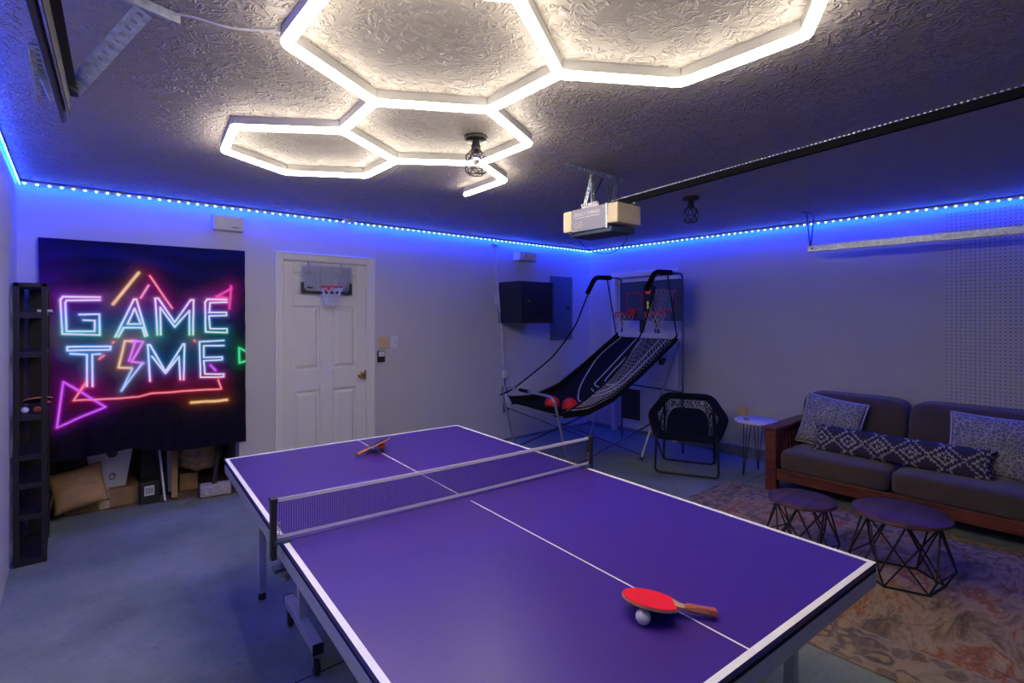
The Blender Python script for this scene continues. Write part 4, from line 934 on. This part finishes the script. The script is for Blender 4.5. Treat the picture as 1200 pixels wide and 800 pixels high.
# ================================================================= hexagonal lounge chair
ck = thing('hexagonal_lounge_chair', 'black hexagonal folding lounge chair with open cord web around its pad', 'chair', (-.9, -2.13, 0))
Fp = Vector((-1.13, -2.26, .345)); Bp = Vector((-.66, -2.0, .735)); cc = (Fp+Bp)/2; sv = Vector((.43, -.90, 0)).normalized(); vv_ = (Bp-Fp).normalized(); nv = sv.cross(vv_)
if nv.z < 0: nv = -nv
def hp_(a, b, c=0): return cc+sv*a+vv_*b+nv*c
outer = [(-.31, -.335), (.31, -.335), (.405, .0), (.25, .335), (-.25, .335), (-.405, .0)]
ring_c = [(x_*.88, y_*.87) for x_, y_ in outer]
def rpoly(pts, r, n=5, c=0):
    out = []; N = len(pts)
    for i in range(N):
        p = Vector(pts[i]); a = Vector(pts[i-1])-p; b = Vector(pts[(i+1) % N])-p; p0 = p+a.normalized()*r; p1 = p+b.normalized()*r
        for j in range(n): t = j/(n-1); out.append(p0*(1-t)**2+p*2*t*(1-t)+p1*t*t)
    return out
rc = rpoly(ring_c, .06)
vs = []; fs = []; n = len(rc); K = 10
for i, p in enumerate(rc):
    tdir = (Vector(rc[(i+1) % n])-Vector(rc[i-1])).normalized(); nd = Vector((tdir.y, -tdir.x))
    for k in range(K):
        a = 2*PI*k/K; q = Vector(p)+nd*(.048*math.cos(a)); vs.append(tuple(hp_(q.x, q.y, .020*math.sin(a))))
for i in range(n):
    for k in range(K): fs.append((i*K+k, i*K+(k+1) % K, ((i+1) % n)*K+(k+1) % K, ((i+1) % n)*K+k))
MB().add(vs, fs).build('padded_ring', 'black_fabric', ck, smooth=True)
pad = rpoly([(-.205, -.29), (.205, -.29), (.205, .04), (.15, .165), (-.15, .165), (-.205, .04)], .06)
pvs = [tuple(hp_(p.x, p.y, -.055)) for p in pad]+[tuple(hp_(p.x*.94, p.y*.94, -.035)) for p in pad]+[tuple(hp_(0, -.05, -.05))]; n = len(pad)
pfs = [(i, (i+1) % n, n+(i+1) % n, n+i) for i in range(n)]+[(n+i, n+(i+1) % n, 2*n) for i in range(n)]+[tuple(range(n))[::-1]]
MB().add(pvs, pfs).build('seat_pad', 'black_fabric', ck, smooth=True)
web = MB(); random.seed(4)
inn = [(x_*.76, y_*.76) for x_, y_ in outer]
def along(poly, t):
    P = [Vector(p) for p in poly]; L = [(P[(i+1) % len(P)]-P[i]).length for i in range(len(P))]; s = (t % 1)*sum(L)
    for i, l in enumerate(L):
        if s <= l: return P[i]+(P[(i+1) % len(P)]-P[i])*(s/l)
        s -= l
    return P[0]
pad0 = [(-.205, -.29), (.205, -.29), (.205, .04), (.15, .165), (-.15, .165), (-.205, .04)]
NW = 44; rows_ = []
for lvl, f in enumerate((0, .35, .7, 1.0)):
    row = []
    for k in range(NW):
        t = (k+.5*(lvl % 2)+random.uniform(-.3, .3)*(0 < lvl < 3))/NW; a = along(inn, t); b = along(pad0, t); ff = f+random.uniform(-.1, .1)*(0 < lvl < 3); p = a.lerp(b, ff); row.append(hp_(p.x, p.y, -.002-.04*ff))
    rows_.append(row)
for l in range(3):
    for k in range(NW):
        j = (k+(1 if l % 2 else -1)) % NW
        web.tube([rows_[l][k], rows_[l+1][k]], .0036, 4)
        if random.random() < .75: web.tube([rows_[l][k], rows_[l+1][j]], .0033, 4)
        if l and random.random() < .6: web.tube([rows_[l][k], rows_[l][(k+1) % NW]], .004, 4)
web.build('cord_web', 'black_fabric', ck)
for nm, fr_, bk, zt_, hw in (('front', (-1.14, -2.265), None, .40, .30), ('rear', (-.70, -2.03), None, .60, .26)):
    c0 = Vector((*fr_, 0))
    pts = [c0-sv*hw*.95+Vector((0, 0, zt_)), c0-sv*hw+Vector((0, 0, .012)), c0+sv*hw+Vector((0, 0, .012)), c0+sv*hw*.95+Vector((0, 0, zt_))]
    MB().tube(rnd(pts, .05, 5), .0115, 8).build('leg_loop', 'black_metal', ck, smooth=True)
for s in (-1, 1):
    MB().tube([Vector((-1.14, -2.265, .36))+sv*s*.295, Vector((-.70, -2.03, .02))+sv*s*.262], .009, 6).build('cross_leg', 'black_metal', ck, smooth=True)
    MB().tube([Vector((-1.13, -2.26, .33))+sv*s*.29, Vector((-.70, -2.03, .60))+sv*s*.25], .010, 6).build('side_rail', 'black_metal', ck, smooth=True)

# ================================================================= small white side table
sd2 = thing('side_table', 'small round white side table on black hairpin legs beside the sofa arm', 'side table', (-.52, -2.67, 0))
MB().lathe([(.001, .515), (.195, .515), (.204, .520), (.204, .533), (.198, .538), (.001, .538)], 40, (-.52, -2.67, 0)).build('table_top', 'white_top', sd2, smooth=True)
for k, (fx, fy_) in enumerate(((-.69, -2.62), (-.40, -2.635), (-.56, -2.83))):
    d = Vector((fx+.52, fy_+2.67, 0)).normalized(); pr_ = Vector((-d.y, d.x, 0)); top = Vector((-.52, -2.67, .515))+d*.12
    MB().tube([top+pr_*.045, Vector((fx, fy_, .005))+pr_*.004, Vector((fx, fy_, .005))-pr_*.004, top-pr_*.045], .0045, 6).tube([top, Vector((fx, fy_, .02))], .0035, 5).build('hairpin_leg', 'hairpin', sd2)
MB().prism([(-.66, -2.60), (-.56, -2.56), (-.545, -2.60), (-.64, -2.655)], .5385, .545).build('phone_base_', 'kraft') if False else tag(MB().prism([(-.64, -2.60), (-.55, -2.555), (-.53, -2.595), (-.62, -2.65)], .5388, .548).build('small_notebook', 'kraft'), 'small brown notebook lying on the white side table', 'notebook')

# ================================================================= rug
rg = MB().box(-1.055, 1.055, -1.5, 1.5, 0, .009).build('rug', 'rug', bevel=.002, loc=(-1.995, -4.115, .0005), rot=(0, 0, math.radians(.6)))
tag(rg, 'large worn brown and rust oriental rug under the coffee tables', 'rug')

# ================================================================= sofa
SY0, SY1 = -4.89, -2.925
so = thing('futon_sofa', 'dark wood framed futon sofa with charcoal cushions against the right wall', 'sofa', (-.5, -3.9, 0))
for s, (ya_, yb_) in enumerate(((SY1-.115, SY1), (SY0, SY0+.115))):
    am = MB().box(-.95, -.08, ya_-.006, yb_+.006, .548, .575).build('armrest', 'mahogany', so, bevel=.004)
    for x_ in (-.93, -.16): MB().box(x_, x_+.075, ya_+.01, yb_-.01, .0, .548).build('arm_post', 'mahogany', am, bevel=.003)
    MB().box(-.855, -.16, ya_+.03, yb_-.03, .49, .548).box(-.855, -.16, ya_+.03, yb_-.03, .12, .20).build('arm_rail', 'mahogany', am)
    for k in range(9):
        x_ = -.80+k*.074; MB().box(x_, x_+.022, ya_+.045, yb_-.045, .20, .49).build('slat', 'mahogany', am)
MB().box(-.915, -.885, SY0+.10, SY1-.10, .105, .20).build('front_rail', 'mahogany', so, bevel=.003)
MB().box(-.20, -.17, SY0+.10, SY1-.10, .105, .20).build('back_rail', 'mahogany', so)
MB().box(-.885, -.20, SY0+.115, SY1-.115, .165, .188).build('seat_deck', 'wood_leg', so)
MB().box(-.13, -.09, SY0+.10, SY1-.10, .2, .74).build('back_frame', 'mahogany', so)
def puff(x0, x1, y0, y1, z0, z1, r, name, dome=.02, lean=0):
    n = 12; vs = []; fs = []; m_ = MB()
    # superellipsoid-like rounded block
    nu, nv2 = 40, 20
    cx, cy, cz = (x0+x1)/2, (y0+y1)/2, (z0+z1)/2; a, b, c = (x1-x0)/2, (y1-y0)/2, (z1-z0)/2
    for i in range(nv2+1):
        ph = -PI/2+PI*i/nv2
        for j in range(nu):
            th = 2*PI*j/nu
            f = lambda t, e: math.copysign(abs(t)**e, t)
            ez = .30; e1 = .18
            cp = f(math.cos(ph), ez); X = a*cp*f(math.cos(th), e1); Y = b*cp*f(math.sin(th), e1); Z = c*f(math.sin(ph), ez)
            if lean: X += lean*(Z/c)
            vs.append((cx+X, cy+Y, cz+Z+dome*max(0, Z/c)*(1-(X/a)**2)*(1-(Y/b)**4)))
    for i in range(nv2):
        for j in range(nu): fs.append((i*nu+j, i*nu+(j+1) % nu, (i+1)*nu+(j+1) % nu, (i+1)*nu+j))
    m_.add(vs, fs)
    return m_.build(name, 'cushion', so, smooth=True)
ym = -3.868
puff(-.92, -.22, ym+.004, SY1-.118, .188, .375, .05, 'seat_cushion'); puff(-.92, -.22, SY0+.118, ym-.004, .188, .375, .05, 'seat_cushion')
puff(-.40, -.15, ym+.008, SY1-.122, .33, .855, .05, 'back_cushion', .0, .055); puff(-.40, -.15, SY0+.122, ym-.008, .33, .855, .05, 'back_cushion', .0, .055)
def pillow(name, w, h, t, m_, ctr, u, v, label, group=None, piping=None, nn=26):
    u = Vector(u).normalized(); v = Vector(v); v = (v-u*v.dot(u)).normalized(); nrm = u.cross(v)
    vs = []; fs = []
    for side in (1, -1):
        for i in range(nn+1):
            for j in range(nn+1):
                a = -1+2*i/nn; b = -1+2*j/nn; pin = 1-.06*(1-abs(a)**2)*abs(b)**3; pin2 = 1-.06*(1-abs(b)**2)*abs(a)**3
                z = t/2*((1-a*a)*(1-b*b))**.42*side
                vs.append((w/2*a*pin2, h/2*b*pin, z))
        o_ = 0 if side > 0 else (nn+1)**2
        for i in range(nn):
            for j in range(nn): k = o_+i*(nn+1)+j; fs.append((k, k+1, k+nn+2, k+nn+1))
    o = MB().add(vs, fs)
    ob = o.build(name, m_, smooth=True)
    bm = bmesh.new(); bm.from_mesh(ob.data); bmesh.ops.remove_doubles(bm, verts=bm.verts, dist=.0004); bmesh.ops.recalc_face_normals(bm, faces=bm.faces); bm.to_mesh(ob.data); bm.free()
    ob.matrix_world = Matrix(((u.x, v.x, nrm.x, ctr[0]), (u.y, v.y, nrm.y, ctr[1]), (u.z, v.z, nrm.z, ctr[2]), (0, 0, 0, 1)))
    tag(ob, label, 'cushion', group)
    if piping:
        P = []
        for q in range(4*16):
            e, f_ = divmod(q, 16); f_ = -1+2*f_/16
            a, b = [(f_, -1), (1, f_), (-f_, 1), (-1, -f_)][e]
            P.append((w/2*a*(1-.06*(1-b*b)*abs(a)**3), h/2*b*(1-.06*(1-a*a)*abs(b)**3), 0))
        pm = MB().tube(P, .006, 5, True).build('piping', piping, smooth=True); pm.parent = ob
    return ob
pillow('throw_cushion', .50, .47, .17, 'crackle', (-.50, -3.335, .605), (-.05, -1, -.12), (.36, -.10, 1), 'grey crackle patterned cushion leaning by the slatted sofa arm', piping='cloth_white')
pillow('throw_cushion', .54, .46, .17, 'crackle', (-.50, -4.43, .600), (.02, -1, -.03), (.36, 0, 1), 'grey crackle patterned cushion at the right end of the sofa', piping='cloth_white')
pillow('lumbar_cushion', 1.22, .235, .15, 'ikat', (-.665, -3.855, .492), (0, -1, -.012), (.30, 0, 1), 'long navy lumbar cushion with pale diamond ikat pattern on the sofa', nn=40)

# ================================================================= two round coffee tables
def coffee(ctr, R, h, ph, label):
    t = thing('coffee_table', label, 'coffee table', (*ctr, 0), group=None, local=True)
    MB().lathe([(.001, h-.022), (R-.006, h-.022), (R, h-.018), (R, h-.004), (R-.004, h), (.001, h)], 56).build('table_top', 'table_wood', t, smooth=True)
    n = 6; zt_ = h-.026; zb = .006; zm = .10
    top = [Vector((.80*R*math.cos(ph+2*PI*k/n), .80*R*math.sin(ph+2*PI*k/n), zt_)) for k in range(n)]
    md = [Vector((1.06*R*math.cos(ph+2*PI*(k+.5)/n), 1.06*R*math.sin(ph+2*PI*(k+.5)/n), zm)) for k in range(n)]
    bt = [Vector((.84*R*math.cos(ph+2*PI*(k+.5)/n), .84*R*math.sin(ph+2*PI*(k+.5)/n), zb)) for k in range(n)]
    fr_ = MB(); r = .0055
    for k in range(n):
        j = (k+1) % n; i2 = (k-1) % n
        fr_.tube([top[k], top[j]], r, 6); fr_.tube([bt[k], bt[j]], r*1.2, 6)
        fr_.tube([top[k], md[k]], r, 6).tube([top[j], md[k]], r, 6).tube([md[k], bt[k]], r, 6).tube([top[k], bt[j]], r*.9, 6) if k % 2 == 0 else fr_.tube([top[k], md[k]], r, 6).tube([top[j], md[k]], r, 6).tube([md[k], bt[k]], r, 6).tube([top[j], bt[i2]], r*.9, 6)
        fr_.tube([md[k], md[j]], r*.9, 6) if k in (0, 3) else None
    fr_.build('wire_base', 'black_metal', t)
    return t
RZ = .0105
t_ = coffee((-1.975, -4.185), .245, .40, .35, 'larger round dark wood coffee table with black wire base'); t_.location.z = RZ
t_ = coffee((-2.045, -3.66), .203, .355, .2, 'smaller round dark wood coffee table with black wire base'); t_.location.z = RZ

# ================================================================= things stored in the alcove
def stag(o, label, cat, group=None): return tag(o, label, cat, group)
G0 = .0065
bx = stag(MB().box(-5.80, -5.32, .34, .86, G0, .15).build('cardboard_box', 'cardboard', bevel=.004), 'flat brown cardboard box on the floor under the white bin', 'box')
MB().box(-5.585, -5.52, .337, .3395, G0, .13).box(-5.585, -5.52, .337, .60, .1505, .153).build('packing_tape', 'tape_tan', bx)
kb = pillow('kraft_bag', .34, .32, .16, 'kraft', (-5.715, .275, .225), (1, -.05, .18), (.0, .35, 1), 'creased tan kraft bag under the left corner of the tapestry', nn=18); kb['category'] = 'bag'
cr = MB()
for a, b in (((-.15, -.02), (-.02, .03)), ((-.02, .03), (.13, .0)), ((-.02, .03), (.02, .14)), ((-.15, -.02), (-.17, -.1))): cr.tube([(a[0], a[1], .078), ((a[0]+b[0])/2, (a[1]+b[1])/2, .081), (b[0], b[1], .076)], .003, 4)
co_ = cr.build('crease', 'cardboard'); co_.parent = kb
bn = thing('storage_bin', 'white tapered plastic bin on the flat cardboard box', 'bin', (-5.52, .5, .154))
z0, z1 = .154, .56; vs = []
for z, hw_, hd in ((z0, .105, .10), (z1, .165, .14)): vs += [(-5.515-hw_, .50-hd, z), (-5.515+hw_, .50-hd, z), (-5.515+hw_, .50+hd, z), (-5.515-hw_, .50+hd, z)]
MB().add(vs, [(0, 1, 2, 3), (0, 1, 5, 4), (1, 2, 6, 5), (2, 3, 7, 6), (3, 0, 4, 7)]).build('bin_body', 'white_plastic', bn)
MB().prism([(-.04, .018), (.04, .018), (.035, -.005), (.02, -.025), (-.02, -.025), (-.035, -.005)], -.006, .004, lambda a, b, t: (-5.50+a, .372+t+b*.03, .435+b)).build('grip_hole', 'frame_dark', bn, label='dark grip opening')
MB().tube([(-5.50+.02*math.cos(a*PI/6), .378, .25+.025*math.sin(a*PI/6)) for a in range(12)], .003, 5, True).build('wire_loop', 'black_cable', bn)
def frame(x0, y, w, h, tilt, label, glass='glass_dark', fm='frame_dark'):
    t = thing('picture_frame', label, 'picture frame', (x0, y, G0), tilt, local=True)
    f_ = .02; lean = .06
    q = MB().box(0, w, -.01, .01, 0, f_).box(0, w, -.01, .01, h-f_, h).box(0, f_, -.01, .01, f_, h-f_).box(w-f_, w, -.01, .01, f_, h-f_)
    a_ = q.build('frame', fm, t); b_ = MB().box(f_, w-f_, -.004, .006, f_, h-f_).build('picture', glass, t)
    t.rotation_euler = (-.10, 0, tilt)
frame(-5.30, .42, .16, .60, .1, 'dark picture frame right of the white bin', 'frame_dark')
frame(-5.22, .56, .18, .64, -.1, 'grey glazed picture frame behind the white stick')
frame(-5.13, .40, .08, .58, .25, 'slim picture frame turned sideways right of the white stick', 'wood_stick')
lb = stag(MB().box(-5.32, -5.19, .24, .36, G0, .185).build('black_box', 'frame_dark', bevel=.004), 'small black box with a white label at the foot of the frames', 'box')
MB().box(-5.295, -5.225, .2385, .24, .075, .155).build('label_sheet', 'white_plastic', lb, label='white printed label')
for q in range(6): MB().box(-5.285+q*.009, -5.281+q*.009, .2378, .2385, .09, .14).build('printed_bar', 'frame_dark', lb)
stag(MB().beam((-5.155, .20, G0+.01), (-5.20, .30, .60), .030, .016).build('white_stick', 'white_plastic', bevel=.003), 'white flat stick leaning against the picture frames', 'stick')
stag(MB().beam((-5.085, .22, G0+.015), (-5.06, .38, .55), .045, .02).build('wooden_slat', 'cardboard', bevel=.003), 'brown wooden slat leaning right of the white stick', 'slat')
stag(MB().box(-5.02, -4.88, .42, .75, G0, .16).build('cardboard_box', 'cardboard', bevel=.004), 'small cardboard box under the woven sack', 'box')
ws = MB().sphere((0, 0, 0), .18, 24, 16, (1, .75, .85)); random.seed(3)
ws.v = [(x+.010*math.sin(z*60+x*20), y+.012*math.sin(x*45+z*30), z+.008*math.sin(x*50)) for x, y, z in ws.v]
stag(ws.build('woven_sack', 'woven', smooth=True, loc=(-4.86, .40, .325)), 'crumpled brown woven sack behind the dark pole', 'sack')
gc = MB().sphere((0, 0, 0), .16, 20, 12, (1.1, .7, .4)); gc.v = [(x, y+.02*math.sin(x*40), z+.015*math.sin(x*33+y*20)) for x, y, z in gc.v]
stag(gc.build('folded_cloth', 'green_cloth', smooth=True, loc=(-4.86, .45, .555)), 'green patterned cloth piled on the woven sack', 'cloth')
gc = MB().sphere((0, 0, 0), .10, 18, 12, (.9, .9, 1.3)); gc.v = [(x, y+.01*math.sin(x*50+z*30), z) for x, y, z in gc.v]
stag(gc.build('folded_cloth', 'teal_cloth', smooth=True, loc=(-4.735, .62, .44)), 'teal and pink cloth at the right edge of the alcove', 'cloth')
br = thing('floor_brush', 'silver floor brush with dark pole under the right corner of the tapestry', 'brush', (-4.78, .2, 0))
MB().prism([(-4.915, .10), (-4.68, .06), (-4.67, .17), (-4.895, .22)], G0, .105).build('brush_head', 'fur', br, bevel=.012, seg=3)
MB().tube([(-4.80, .14, .10), (-4.715, .26, .62)], .020, 8).build('pole', 'frame_dark', br)
